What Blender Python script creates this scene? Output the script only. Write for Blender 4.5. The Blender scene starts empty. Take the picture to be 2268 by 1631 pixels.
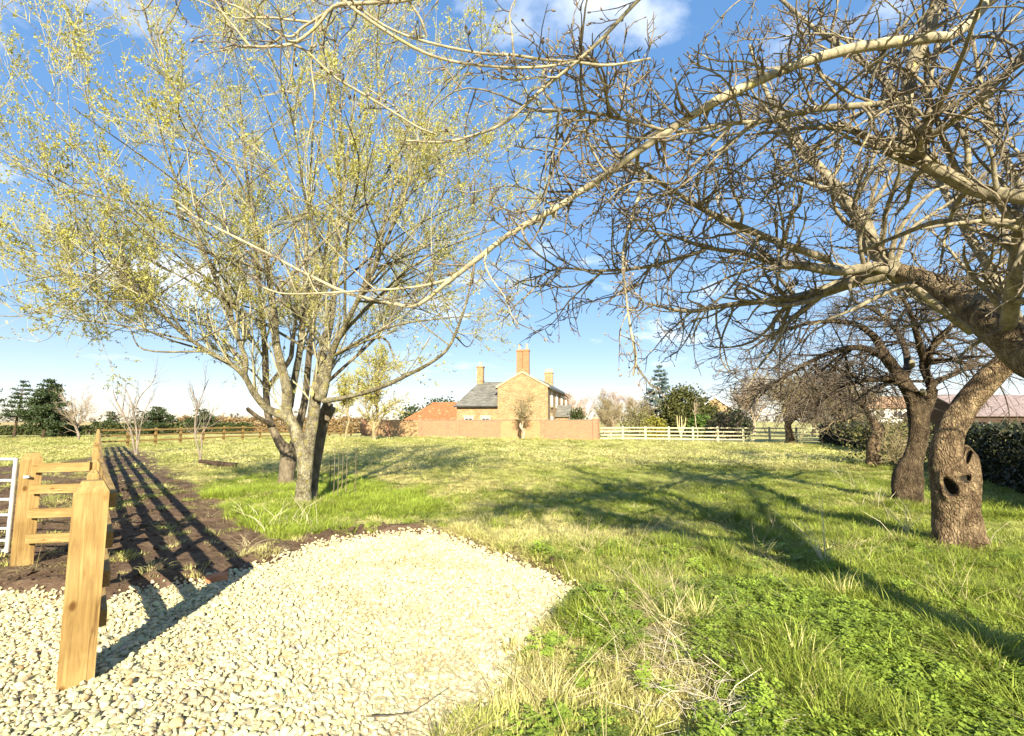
import bpy, math, random
import numpy as np
from mathutils import Vector, Matrix

# ------------------------------------------------------------------ camera, sky, sun, exposure
sc = bpy.context.scene
COL = sc.collection
F, CX, CY = 1120.0, 1134.0, 815.5            # photo measured at 2268 x 1631
PITCH = math.radians(6.0)
CAMZ = 1.6
cam_d = bpy.data.cameras.new('camera')
cam = bpy.data.objects.new('camera', cam_d); COL.objects.link(cam)
cam_d.sensor_width = 36; cam_d.lens = 36 * F / 2268.0
cam_d.clip_start = 0.05; cam_d.clip_end = 5000
cam.location = (0, 0, CAMZ); cam.rotation_euler = (math.radians(90) + PITCH, 0, 0)
sc.camera = cam

SUN_EL = math.radians(26); SUN_AZ = (-0.08, 0.997)      # the way the shadows fall
world = bpy.data.worlds.new('World'); sc.world = world; world.use_nodes = True
wn = world.node_tree; wn.nodes.clear()
def N(nt, typ, **kw):
    n = nt.nodes.new(typ)
    for k, v in kw.items():
        if k in n.inputs: n.inputs[k].default_value = v
        else: setattr(n, k, v)
    return n
L = lambda nt, a, b: nt.links.new(a, b)
sky = N(wn, 'ShaderNodeTexSky', sky_type='NISHITA', sun_disc=False, sun_elevation=SUN_EL, sun_rotation=math.pi,
        air_density=1.0, dust_density=0.0, ozone_density=3.0, altitude=50)
bg = N(wn, 'ShaderNodeBackground'); bg.inputs['Strength'].default_value = 0.15
out = N(wn, 'ShaderNodeOutputWorld')
tc = N(wn, 'ShaderNodeTexCoord')
sep = N(wn, 'ShaderNodeSeparateXYZ'); L(wn, tc.outputs['Generated'], sep.inputs[0])
zz = N(wn, 'ShaderNodeMath', operation='MAXIMUM'); L(wn, sep.outputs['Z'], zz.inputs[0]); zz.inputs[1].default_value = 0.0
za = N(wn, 'ShaderNodeMath', operation='ADD'); L(wn, zz.outputs[0], za.inputs[0]); za.inputs[1].default_value = 0.16
dx = N(wn, 'ShaderNodeMath', operation='DIVIDE'); L(wn, sep.outputs['X'], dx.inputs[0]); L(wn, za.outputs[0], dx.inputs[1])
dy = N(wn, 'ShaderNodeMath', operation='DIVIDE'); L(wn, sep.outputs['Y'], dy.inputs[0]); L(wn, za.outputs[0], dy.inputs[1])
cmb = N(wn, 'ShaderNodeCombineXYZ'); L(wn, dx.outputs[0], cmb.inputs[0]); L(wn, dy.outputs[0], cmb.inputs[1])
cmap = N(wn, 'ShaderNodeMapping'); L(wn, cmb.outputs[0], cmap.inputs[0]); cmap.inputs['Location'].default_value = (7.9, 0.4, 0)
cn1 = N(wn, 'ShaderNodeTexNoise', Scale=1.3, Detail=9.0, Roughness=0.56, Distortion=0.15); L(wn, cmap.outputs[0], cn1.inputs['Vector'])
cr = N(wn, 'ShaderNodeValToRGB'); L(wn, cn1.outputs[0], cr.inputs[0])
cr.color_ramp.elements[0].position = 0.58; cr.color_ramp.elements[1].position = 0.74
cmix = N(wn, 'ShaderNodeMix', data_type='RGBA')
hs = N(wn, 'ShaderNodeHueSaturation'); hs.inputs['Saturation'].default_value = 1.95; hs.inputs['Value'].default_value = 1.2
gm_ = N(wn, 'ShaderNodeGamma'); gm_.inputs[1].default_value = 0.39
L(wn, sky.outputs[0], gm_.inputs[0]); tn_ = N(wn, 'ShaderNodeMix', data_type='RGBA', blend_type='MULTIPLY'); tn_.inputs[0].default_value = 1; tn_.inputs[7].default_value = (1.0, .975, 1.02, 1)
L(wn, gm_.outputs[0], tn_.inputs[6]); L(wn, tn_.outputs[2], hs.inputs['Color'])
fh = N(wn, 'ShaderNodeMapRange'); L(wn, sep.outputs['Z'], fh.inputs[0]); fh.inputs[1].default_value = 0.02; fh.inputs[2].default_value = 0.22
cf = N(wn, 'ShaderNodeMath', operation='MULTIPLY'); L(wn, cr.outputs[0], cf.inputs[0]); L(wn, fh.outputs[0], cf.inputs[1]); L(wn, cf.outputs[0], cmix.inputs[0]); L(wn, hs.outputs[0], cmix.inputs[6]); cmix.inputs[7].default_value = (4.2, 4.25, 4.3, 1)
L(wn, cmix.outputs[2], bg.inputs[0]); L(wn, bg.outputs[0], out.inputs[0])

sun_d = bpy.data.lights.new('sun', 'SUN'); sun = bpy.data.objects.new('sun', sun_d); COL.objects.link(sun)
sun_d.energy = 4.9; sun_d.angle = math.radians(0.55); sun_d.color = (1.0, 0.935, 0.725)
sd = Vector((SUN_AZ[0] * math.cos(SUN_EL), SUN_AZ[1] * math.cos(SUN_EL), -math.sin(SUN_EL)))
sun.rotation_euler = sd.to_track_quat('-Z', 'Y').to_euler(); sun.location = (0, -20, 30)
vs = sc.view_settings
vs.view_transform = 'Standard'; vs.look = 'None'; vs.gamma = 1.0; vs.use_curve_mapping = False
vs.exposure = 1.55
sc.render.engine = 'CYCLES'
try:
    sc.cycles.use_denoising = True; sc.cycles.denoiser = 'OPENIMAGEDENOISE'
except Exception: pass
sc.cycles.max_bounces = 6; sc.cycles.transparent_max_bounces = 4

# ------------------------------------------------------------------ helpers
rng = np.random.default_rng(7)
cp, sp = math.cos(PITCH), math.sin(PITCH)
def ray(px, py):
    x = (px - CX) / F; y = (CY - py) / F
    return np.array([x, cp - y * sp, sp + y * cp])
def at(px, py, Y):
    d = ray(px, py); return np.array([0, 0, CAMZ]) + d * (Y / d[1])
def gnd(px, py, z=0.0):
    d = ray(px, py); return np.array([0, 0, CAMZ]) + d * ((z - CAMZ) / d[2])

_tab = np.random.default_rng(3).random((256, 256))
def vnoise(x, y):
    x = np.asarray(x, float); y = np.asarray(y, float)
    xi = np.floor(x).astype(int); yi = np.floor(y).astype(int); fx = x - xi; fy = y - yi
    fx = fx * fx * (3 - 2 * fx); fy = fy * fy * (3 - 2 * fy)
    a = _tab[xi & 255, yi & 255]; b = _tab[(xi + 1) & 255, yi & 255]
    c = _tab[xi & 255, (yi + 1) & 255]; d = _tab[(xi + 1) & 255, (yi + 1) & 255]
    return (a * (1 - fx) + b * fx) * (1 - fy) + (c * (1 - fx) + d * fx) * fy
def fbm(x, y, o=4):
    s = 0; a = 0.5; t = 0
    for i in range(o):
        s = s + a * vnoise(x * 2 ** i + 17.3 * i, y * 2 ** i + 9.1 * i); t += a; a *= 0.5
    return s / t
_k3 = np.random.default_rng(5).normal(size=(10, 3)); _p3 = np.random.default_rng(6).random(10) * 6.28
def n3(p, s=1.0):
    return np.sin(p @ (_k3.T * s) + _p3).sum(-1) / 4.5

def norm(v): return v / (np.linalg.norm(v, axis=-1, keepdims=True) + 1e-9)
def sstep(a, b, x):
    t = np.clip((x - a) / (b - a), 0, 1); return t * t * (3 - 2 * t)

class MB:
    """collects vertices and faces for ONE mesh"""
    def __init__(s): s.v = []; s.f = []; s.n = 0; s.mi = []; s.t = []
    def add(s, v, f, mi=0, tint=None):
        v = np.asarray(v, float).reshape(-1, 3); f = np.asarray(f, int)
        if len(v) == 0: return s
        s.v.append(v); s.f.append(f + s.n); s.mi.append(np.full(len(f), mi)); s.n += len(v)
        s.t.append(np.full(len(v), 0.5) if tint is None else np.asarray(tint, float))
        return s
    def box(s, c, d, mi=0, rz=0):
        c = np.asarray(c, float); h = np.asarray(d, float) / 2
        q = np.array([[x, y, z] for z in (-1, 1) for y in (-1, 1) for x in (-1, 1)]) * h
        if rz: ca, sa = math.cos(rz), math.sin(rz); q = q @ np.array([[ca, sa, 0], [-sa, ca, 0], [0, 0, 1]])
        return s.add(q + c, [[0, 2, 3, 1], [4, 5, 7, 6], [0, 1, 5, 4], [2, 6, 7, 3], [0, 4, 6, 2], [1, 3, 7, 5]], mi)
    def poly(s, pts, mi=0): return s.add(pts, [list(range(len(pts)))], mi)
    def tube(s, pts, r, sides=8, mi=0):
        pts = np.asarray(pts, float)[None]; r = np.broadcast_to(np.asarray(r, float), (pts.shape[1],))[None]
        v, f = tubes(pts, r, sides); s.add(v, f, mi)
        n = pts.shape[1]
        s.add(v[:sides], [list(range(sides))[::-1]], mi); s.add(v[(n - 1) * sides:], [list(range(sides))], mi); return s
    def build(s, name, mats, parent=None, smooth=False, link=True):
        me = bpy.data.meshes.new(name)
        V = np.concatenate(s.v); me.vertices.add(len(V)); me.vertices.foreach_set('co', V.ravel())
        vi = np.concatenate([f.ravel() for f in s.f]); tot = np.concatenate([np.full(len(f), f.shape[1]) for f in s.f])
        me.loops.add(len(vi)); me.loops.foreach_set('vertex_index', vi.astype(np.int32))
        me.polygons.add(len(tot)); me.polygons.foreach_set('loop_start', np.concatenate([[0], np.cumsum(tot)[:-1]]).astype(np.int32))
        me.polygons.foreach_set('material_index', np.concatenate(s.mi).astype(np.int32))
        me.polygons.foreach_set('use_smooth', np.full(len(tot), bool(smooth)))
        a = me.attributes.new('tint', 'FLOAT', 'POINT'); a.data.foreach_set('value', np.concatenate(s.t).astype(np.float32))
        me.update(calc_edges=True)
        for m in (mats if isinstance(mats, (list, tuple)) else [mats]): me.materials.append(m)
        o = bpy.data.objects.new(name, me)
        if link: COL.objects.link(o)
        if parent: o.parent = parent
        return o

def tubes(P, R, sides):
    """P (M,K,3), R (M,K) -> vertices and quads of M tapered tubes"""
    M, K, _ = P.shape
    T = norm(np.gradient(P, axis=1))
    t0 = T[:, 0]; ref = np.where(np.abs(t0[:, 2:3]) > 0.85, np.array([[1.0, 0.1, 0]]), np.array([[0.05, 0.1, 1.0]]))
    ref = ref[:, None, :]
    U = norm(ref - (ref * T).sum(-1, keepdims=True) * T); W = np.cross(T, U)
    a = np.arange(sides) / sides * 2 * math.pi
    ring = U[:, :, None, :] * np.cos(a)[None, None, :, None] + W[:, :, None, :] * np.sin(a)[None, None, :, None]
    V = (P[:, :, None, :] + ring * R[:, :, None, None]).reshape(-1, 3)
    j = np.arange(sides); j2 = (j + 1) % sides
    k = np.arange(K - 1)[:, None]
    q = np.stack([k * sides + j, k * sides + j2, (k + 1) * sides + j2, (k + 1) * sides + j], -1).reshape(-1, 4)
    Fq = (q[None] + (np.arange(M) * K * sides)[:, None, None]).reshape(-1, 4)
    return V, Fq

def tag(o, label=None, cat=None, group=None, kind=None):
    if label: o['label'] = label
    if cat: o['category'] = cat
    if group: o['group'] = group
    if kind: o['kind'] = kind
    return o
def empty(name, loc, rz=0.0, label=None, cat=None, group=None):
    o = bpy.data.objects.new(name, None); COL.objects.link(o); o.location = loc; o.rotation_euler = (0, 0, rz)
    o.empty_display_size = 0.2
    return tag(o, label, cat, group)

# ------------------------------------------------------------------ materials
def mat(name, c1, c2, scale=8.0, rough=0.85, bump=0.0, bscale=None, stretch=None, c3=None, p3=0.62, s3=None,
        trans=0.0, tint=False, spec=0.3, metallic=0.0, lo=0.35, hi=0.65, detail=6.0):
    m = bpy.data.materials.new(name); m.use_nodes = True; nt = m.node_tree; nt.nodes.clear()
    o = N(nt, 'ShaderNodeOutputMaterial'); b = N(nt, 'ShaderNodeBsdfPrincipled')
    b.inputs['Roughness'].default_value = rough; b.inputs['Specular IOR Level'].default_value = spec; b.inputs['Metallic'].default_value = metallic
    tcn = N(nt, 'ShaderNodeTexCoord'); mp = N(nt, 'ShaderNodeMapping'); L(nt, tcn.outputs['Object'], mp.inputs[0])
    if stretch: mp.inputs['Scale'].default_value = stretch
    n = N(nt, 'ShaderNodeTexNoise', Scale=scale, Detail=detail, Roughness=0.6); L(nt, mp.outputs[0], n.inputs['Vector'])
    r = N(nt, 'ShaderNodeValToRGB'); e = r.color_ramp.elements
    e[0].position = lo; e[0].color = (*c1, 1); e[1].position = hi; e[1].color = (*c2, 1)
    if tint:
        at_ = N(nt, 'ShaderNodeAttribute', attribute_name='tint'); L(nt, at_.outputs['Fac'], r.inputs[0]); e[0].position = 0.0; e[1].position = 1.0
    else: L(nt, n.outputs[0], r.inputs[0])
    col = r.outputs[0]
    if c3:
        n2 = N(nt, 'ShaderNodeTexNoise', Scale=s3 or scale * 2.7, Detail=5.0, Roughness=0.65); L(nt, tcn.outputs['Object'], n2.inputs['Vector'])
        r2 = N(nt, 'ShaderNodeValToRGB'); L(nt, n2.outputs[0], r2.inputs[0]); r2.color_ramp.elements[0].position = p3; r2.color_ramp.elements[1].position = p3 + 0.06
        mx = N(nt, 'ShaderNodeMix', data_type='RGBA'); L(nt, r2.outputs[0], mx.inputs[0]); L(nt, col, mx.inputs[6]); mx.inputs[7].default_value = (*c3, 1); col = mx.outputs[2]
    L(nt, col, b.inputs['Base Color'])
    if bump:
        bn = N(nt, 'ShaderNodeTexNoise', Scale=bscale or scale * 3, Detail=7.0, Roughness=0.65); L(nt, mp.outputs[0], bn.inputs['Vector'])
        bp = N(nt, 'ShaderNodeBump', Strength=bump, Distance=0.02); L(nt, bn.outputs[0], bp.inputs['Height']); L(nt, bp.outputs[0], b.inputs['Normal'])
    sh = b.outputs[0]
    if trans:
        tr = N(nt, 'ShaderNodeBsdfTranslucent'); L(nt, col, tr.inputs[0])
        ms = N(nt, 'ShaderNodeMixShader'); ms.inputs[0].default_value = trans; L(nt, sh, ms.inputs[1]); L(nt, tr.outputs[0], ms.inputs[2]); sh = ms.outputs[0]
    L(nt, sh, o.inputs[0]); return m

def inst_mat(name, trans=0.3, rough=0.6, vary=0.25, nscale=0, bump=0.0):
    """colour carried by each scattered piece"""
    m = bpy.data.materials.new(name); m.use_nodes = True; nt = m.node_tree; nt.nodes.clear()
    o = N(nt, 'ShaderNodeOutputMaterial'); b = N(nt, 'ShaderNodeBsdfPrincipled'); b.inputs['Roughness'].default_value = rough
    b.inputs['Specular IOR Level'].default_value = 0.25
    a = N(nt, 'ShaderNodeAttribute', attribute_name='col', attribute_type='INSTANCER')
    t = N(nt, 'ShaderNodeAttribute', attribute_name='tint')
    mr = N(nt, 'ShaderNodeMapRange'); L(nt, t.outputs['Fac'], mr.inputs[0]); mr.inputs[3].default_value = 1 - vary; mr.inputs[4].default_value = 1 + vary
    h = N(nt, 'ShaderNodeMix', data_type='RGBA', blend_type='MULTIPLY'); h.inputs[0].default_value = 1
    L(nt, a.outputs['Color'], h.inputs[6]); L(nt, mr.outputs[0], h.inputs[7]); col = h.outputs[2]
    if nscale:
        tcn = N(nt, 'ShaderNodeTexCoord'); n = N(nt, 'ShaderNodeTexNoise', Scale=nscale, Detail=5.0); L(nt, tcn.outputs['Object'], n.inputs['Vector'])
        r = N(nt, 'ShaderNodeValToRGB'); L(nt, n.outputs[0], r.inputs[0]); r.color_ramp.elements[0].color = (.72, .66, .55, 1); r.color_ramp.elements[1].color = (1.08, 1.06, 1.02, 1)
        r.color_ramp.elements[0].position = .3; r.color_ramp.elements[1].position = .55
        h2 = N(nt, 'ShaderNodeMix', data_type='RGBA', blend_type='MULTIPLY'); h2.inputs[0].default_value = 1; L(nt, col, h2.inputs[6]); L(nt, r.outputs[0], h2.inputs[7]); col = h2.outputs[2]
        if bump:
            bp = N(nt, 'ShaderNodeBump', Strength=bump, Distance=0.004); L(nt, n.outputs[0], bp.inputs['Height']); L(nt, bp.outputs[0], b.inputs['Normal'])
    L(nt, col, b.inputs['Base Color']); sh = b.outputs[0]
    if trans:
        tr = N(nt, 'ShaderNodeBsdfTranslucent'); L(nt, col, tr.inputs[0]); ms = N(nt, 'ShaderNodeMixShader'); ms.inputs[0].default_value = trans
        L(nt, sh, ms.inputs[1]); L(nt, tr.outputs[0], ms.inputs[2]); sh = ms.outputs[0]
    L(nt, sh, o.inputs[0]); return m

def brick_mat(name, c1, c2, mortar, bw=0.225, rh=0.075, msize=0.009, stain=(0.30, 0.22, 0.13)):
    m = bpy.data.materials.new(name); m.use_nodes = True; nt = m.node_tree; nt.nodes.clear()
    o = N(nt, 'ShaderNodeOutputMaterial'); b = N(nt, 'ShaderNodeBsdfPrincipled'); b.inputs['Roughness'].default_value = 0.9
    t = N(nt, 'ShaderNodeTexCoord'); s = N(nt, 'ShaderNodeSeparateXYZ'); L(nt, t.outputs['Object'], s.inputs[0])
    ad = N(nt, 'ShaderNodeMath', operation='ADD'); L(nt, s.outputs[0], ad.inputs[0]); L(nt, s.outputs[1], ad.inputs[1])
    c = N(nt, 'ShaderNodeCombineXYZ'); L(nt, ad.outputs[0], c.inputs[0]); L(nt, s.outputs[2], c.inputs[1])
    br = N(nt, 'ShaderNodeTexBrick', Scale=1.0); br.inputs['Color1'].default_value = (*c1, 1); br.inputs['Color2'].default_value = (*c2, 1); br.inputs['Mortar'].default_value = (*mortar, 1)
    br.inputs['Mortar Size'].default_value = msize; br.inputs['Brick Width'].default_value = bw; br.inputs['Row Height'].default_value = rh; br.inputs['Bias'].default_value = 0.0
    L(nt, c.outputs[0], br.inputs['Vector'])
    n = N(nt, 'ShaderNodeTexNoise', Scale=1.6, Detail=9.0, Roughness=0.82); L(nt, t.outputs['Object'], n.inputs['Vector'])
    r = N(nt, 'ShaderNodeValToRGB'); L(nt, n.outputs[0], r.inputs[0]); r.color_ramp.elements[0].position = 0.44; r.color_ramp.elements[1].position = 0.62
    mr = N(nt, 'ShaderNodeMath', operation='MULTIPLY'); L(nt, r.outputs[0], mr.inputs[0]); mr.inputs[1].default_value = 0.75
    mx = N(nt, 'ShaderNodeMix', data_type='RGBA'); L(nt, mr.outputs[0], mx.inputs[0]); L(nt, br.outputs[0], mx.inputs[6]); mx.inputs[7].default_value = (*stain, 1)
    L(nt, mx.outputs[2], b.inputs['Base Color'])
    bp = N(nt, 'ShaderNodeBump', Strength=0.5, Distance=0.01); L(nt, br.outputs['Fac'], bp.inputs['Height']); bp.invert = True; L(nt, bp.outputs[0], b.inputs['Normal'])
    L(nt, b.outputs[0], o.inputs[0]); return m

def wood_mat(name, axis):
    m = bpy.data.materials.new(name); m.use_nodes = True; nt = m.node_tree; nt.nodes.clear()
    o = N(nt, 'ShaderNodeOutputMaterial'); b = N(nt, 'ShaderNodeBsdfPrincipled'); b.inputs['Roughness'].default_value = 0.75; b.inputs['Specular IOR Level'].default_value = 0.2
    t = N(nt, 'ShaderNodeTexCoord'); mp = N(nt, 'ShaderNodeMapping'); L(nt, t.outputs['Object'], mp.inputs[0])
    st = [1, 1, 1]; st[axis] = 0.07; mp.inputs['Scale'].default_value = st
    oi = N(nt, 'ShaderNodeObjectInfo'); mp.inputs['Location'].default_value = (0, 0, 0)
    va = N(nt, 'ShaderNodeVectorMath', operation='ADD'); sc3 = N(nt, 'ShaderNodeMath', operation='MULTIPLY'); L(nt, oi.outputs['Random'], sc3.inputs[0]); sc3.inputs[1].default_value = 37.0
    L(nt, mp.outputs[0], va.inputs[0]); L(nt, sc3.outputs[0], va.inputs[1])
    n = N(nt, 'ShaderNodeTexNoise', Scale=34.0, Detail=6.0, Roughness=0.65, Distortion=1.2); L(nt, va.outputs[0], n.inputs['Vector'])
    r = N(nt, 'ShaderNodeValToRGB'); L(nt, n.outputs[0], r.inputs[0]); e = r.color_ramp.elements
    e[0].position = 0.28; e[0].color = (.185, .11, .04, 1); e[1].position = 0.7; e[1].color = (.365, .25, .10, 1); x = e.new(0.5); x.color = (.285, .182, .068, 1)
    n2 = N(nt, 'ShaderNodeTexNoise', Scale=3.2, Detail=4.0); L(nt, t.outputs['Object'], n2.inputs['Vector'])
    r2 = N(nt, 'ShaderNodeValToRGB'); L(nt, n2.outputs[0], r2.inputs[0]); r2.color_ramp.elements[0].color = (.78, .74, .66, 1); r2.color_ramp.elements[1].color = (1.05, 1.05, 1.05, 1)
    r2.color_ramp.elements[0].position = .35; r2.color_ramp.elements[1].position = .6
    mx = N(nt, 'ShaderNodeMix', data_type='RGBA', blend_type='MULTIPLY'); mx.inputs[0].default_value = 1; L(nt, r.outputs[0], mx.inputs[6]); L(nt, r2.outputs[0], mx.inputs[7])
    mp2 = N(nt, 'ShaderNodeMapping'); L(nt, t.outputs['Object'], mp2.inputs[0]); s2 = [1, 1, 1]; s2[axis] = 0.6; mp2.inputs['Scale'].default_value = s2
    va2 = N(nt, 'ShaderNodeVectorMath', operation='ADD'); L(nt, mp2.outputs[0], va2.inputs[0]); L(nt, sc3.outputs[0], va2.inputs[1])
    vo = N(nt, 'ShaderNodeTexVoronoi', Scale=6.5); L(nt, va2.outputs[0], vo.inputs['Vector'])
    r3 = N(nt, 'ShaderNodeValToRGB'); L(nt, vo.outputs['Distance'], r3.inputs[0]); r3.color_ramp.elements[0].position = 0.07; r3.color_ramp.elements[1].position = 0.16
    r3.color_ramp.elements[0].color = (.42, .3, .2, 1); r3.color_ramp.elements[1].color = (1, 1, 1, 1)
    mx2 = N(nt, 'ShaderNodeMix', data_type='RGBA', blend_type='MULTIPLY'); mx2.inputs[0].default_value = 1; L(nt, mx.outputs[2], mx2.inputs[6]); L(nt, r3.outputs[0], mx2.inputs[7])
    mp3 = N(nt, 'ShaderNodeMapping'); L(nt, t.outputs['Object'], mp3.inputs[0]); s3_ = [1, 1, 1]; s3_[axis] = 0.05; mp3.inputs['Scale'].default_value = s3_
    va3 = N(nt, 'ShaderNodeVectorMath', operation='ADD'); L(nt, mp3.outputs[0], va3.inputs[0]); L(nt, sc3.outputs[0], va3.inputs[1])
    n5 = N(nt, 'ShaderNodeTexNoise', Scale=13.0, Detail=3.0, Roughness=.5); L(nt, va3.outputs[0], n5.inputs['Vector'])
    r5 = N(nt, 'ShaderNodeValToRGB'); L(nt, n5.outputs[0], r5.inputs[0]); e5 = r5.color_ramp.elements; e5[0].position = .545; e5[0].color = (1, 1, 1, 1); e5[1].position = .575; e5[1].color = (1, 1, 1, 1); x5 = e5.new(.56); x5.color = (.38, .30, .24, 1)
    mx5 = N(nt, 'ShaderNodeMix', data_type='RGBA', blend_type='MULTIPLY'); mx5.inputs[0].default_value = .8; L(nt, mx2.outputs[2], mx5.inputs[6]); L(nt, r5.outputs[0], mx5.inputs[7])
    L(nt, mx5.outputs[2], b.inputs['Base Color'])
    bp = N(nt, 'ShaderNodeBump', Strength=0.35, Distance=0.004); L(nt, n.outputs[0], bp.inputs['Height']); L(nt, bp.outputs[0], b.inputs['Normal'])
    L(nt, b.outputs[0], o.inputs[0]); return m

def bark_mat(name, dark, mid, light, lichen, scale=9.0, stretch=.28, lp=.60):
    """old bark: plates split by fissures, lichen patches"""
    m = bpy.data.materials.new(name); m.use_nodes = True; nt = m.node_tree; nt.nodes.clear()
    o = N(nt, 'ShaderNodeOutputMaterial'); b = N(nt, 'ShaderNodeBsdfPrincipled'); b.inputs['Roughness'].default_value = .95; b.inputs['Specular IOR Level'].default_value = .15
    t = N(nt, 'ShaderNodeTexCoord'); nz = N(nt, 'ShaderNodeTexNoise', Scale=6.0, Detail=4.0); L(nt, t.outputs['Object'], nz.inputs['Vector'])
    vm = N(nt, 'ShaderNodeVectorMath', operation='MULTIPLY_ADD'); L(nt, nz.outputs['Color'], vm.inputs[0]); vm.inputs[1].default_value = (.10, .10, .22); L(nt, t.outputs['Object'], vm.inputs[2])
    mp = N(nt, 'ShaderNodeMapping'); L(nt, vm.outputs[0], mp.inputs[0]); mp.inputs['Scale'].default_value = (1, 1, stretch)
    vo = N(nt, 'ShaderNodeTexVoronoi', feature='DISTANCE_TO_EDGE', Scale=scale * 4.2); L(nt, mp.outputs[0], vo.inputs['Vector'])
    r = N(nt, 'ShaderNodeValToRGB'); L(nt, vo.outputs['Distance'], r.inputs[0]); e = r.color_ramp.elements; e[0].position = .0; e[0].color = (*dark, 1); e[1].position = .16; e[1].color = (*mid, 1); e[0].color = (*[(a + b) / 2 for a, b in zip(dark, mid)], 1)
    n2 = N(nt, 'ShaderNodeTexNoise', Scale=scale * 1.6, Detail=10.0, Roughness=.78); L(nt, mp.outputs[0], n2.inputs['Vector'])
    r2 = N(nt, 'ShaderNodeValToRGB'); L(nt, n2.outputs[0], r2.inputs[0]); r2.color_ramp.elements[0].position = .46; r2.color_ramp.elements[1].position = .66
    mx = N(nt, 'ShaderNodeMix', data_type='RGBA'); L(nt, r2.outputs[0], mx.inputs[0]); L(nt, r.outputs[0], mx.inputs[6]); mx.inputs[7].default_value = (*light, 1)
    n3_ = N(nt, 'ShaderNodeTexNoise', Scale=11.0, Detail=7.0, Roughness=.7); L(nt, t.outputs['Object'], n3_.inputs['Vector'])
    r3 = N(nt, 'ShaderNodeValToRGB'); L(nt, n3_.outputs[0], r3.inputs[0]); r3.color_ramp.elements[0].position = lp; r3.color_ramp.elements[1].position = lp + .07
    mx2 = N(nt, 'ShaderNodeMix', data_type='RGBA'); L(nt, r3.outputs[0], mx2.inputs[0]); L(nt, mx.outputs[2], mx2.inputs[6]); mx2.inputs[7].default_value = (*lichen, 1)
    n4 = N(nt, 'ShaderNodeTexNoise', Scale=4.5, Detail=8.0, Roughness=.75, Distortion=.6); L(nt, t.outputs['Object'], n4.inputs['Vector'])
    r4 = N(nt, 'ShaderNodeValToRGB'); L(nt, n4.outputs[0], r4.inputs[0]); r4.color_ramp.elements[0].position = .40; r4.color_ramp.elements[0].color = (.42, .38, .36, 1); r4.color_ramp.elements[1].position = .58; r4.color_ramp.elements[1].color = (1.15, 1.12, 1.08, 1)
    mx3 = N(nt, 'ShaderNodeMix', data_type='RGBA', blend_type='MULTIPLY'); mx3.inputs[0].default_value = 1; L(nt, mx2.outputs[2], mx3.inputs[6]); L(nt, r4.outputs[0], mx3.inputs[7])
    L(nt, mx3.outputs[2], b.inputs['Base Color'])
    ad = N(nt, 'ShaderNodeMath', operation='MULTIPLY_ADD'); L(nt, n2.outputs[0], ad.inputs[0]); ad.inputs[1].default_value = .7; L(nt, r.outputs[0], ad.inputs[2])
    mr = N(nt, 'ShaderNodeMapRange'); L(nt, vo.outputs['Distance'], mr.inputs[0]); mr.inputs[2].default_value = .25
    ad2 = N(nt, 'ShaderNodeMath', operation='MULTIPLY_ADD'); L(nt, n2.outputs[0], ad2.inputs[0]); ad2.inputs[1].default_value = 1.6; L(nt, mr.outputs[0], ad2.inputs[2])
    bp = N(nt, 'ShaderNodeBump', Strength=1.0, Distance=.02); L(nt, ad2.outputs[0], bp.inputs['Height']); L(nt, bp.outputs[0], b.inputs['Normal'])
    L(nt, b.outputs[0], o.inputs[0]); return m

M = {}
M['wood_v'] = wood_mat('timber upright', 2); M['wood_h'] = wood_mat('timber rail', 0)
M['grass'] = inst_mat('grass blades', 0.35, 0.55); M['stone'] = inst_mat('limestone', 0.0, 0.9, 0.12, 40, 0.6)
M['bark_willow'] = bark_mat('willow bark', (.15, .125, .08), (.32, .28, .185), (.46, .42, .30), (.40, .35, .10), 10.0, .45, .55)
M['bark_dark'] = mat('dark bark', (.085, .062, .042), (.21, .165, .11), 18, .95, 0.8, 40, (1, 1, .35), c3=(.26, .22, .14), p3=.64, s3=6)
M['bark_apple'] = bark_mat('dark apple bark', (.035, .024, .016), (.105, .075, .048), (.19, .14, .085), (.27, .21, .10), 10.0, .35, .66)
M['bark_limb'] = mat('apple limb bark', (.125, .10, .066), (.31, .26, .172), 16, .85, 0.6, 60, c3=(.36, .31, .12), p3=.62, s3=11)
M['bark_trunk'] = bark_mat('old apple trunk bark', (.05, .033, .02), (.19, .13, .078), (.36, .265, .16), (.42, .34, .19), 8.0, .4, .60)
M['bark_bough'] = bark_mat('great apple bough bark', (.09, .065, .04), (.27, .20, .125), (.42, .33, .21), (.42, .35, .18), 9.0, .5, .62)
M['bark_lit'] = mat('sunlit apple bough bark', (.24, .20, .13), (.42, .36, .24), 16, .85, 0.45, 60, c3=(.36, .31, .12), p3=.62, s3=11)  # paler copy of the limb bark; sunlight on the bough put into colour
M['twig_apple'] = mat('apple twig', (.09, .068, .05), (.245, .195, .135), 9, .8)
M['twig_dark'] = mat('dark apple twig', (.055, .042, .033), (.16, .12, .085), 9, .8)
M['twig_willow'] = mat('willow twig', (.22, .185, .105), (.40, .36, .23), 7, .8)
M['twig_pale'] = mat('pale twig', (.30, .215, .145), (.44, .34, .24), 2, .9)
M['twig_pink'] = mat('pinkish twig', (.40, .27, .20), (.58, .43, .33), 1, .9)
M['twig_tan'] = mat('tan twig', (.20, .155, .080), (.32, .25, .135), 2, .9)
M['twig_sap'] = mat('sapling bark', (.15, .115, .09), (.28, .225, .175), 5, .85)
M['bud'] = mat('bud', (.16, .11, .08), (.32, .26, .19), 30, .8)
M['leaf_willow'] = mat('willow leaf', (.30, .28, .035), (.66, .61, .20), 4, .55, trans=.4, tint=True)
M['leaf_yew'] = mat('yew foliage', (.03, .035, .010), (.12, .118, .028), 4, .7, trans=.15, tint=True)
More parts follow.
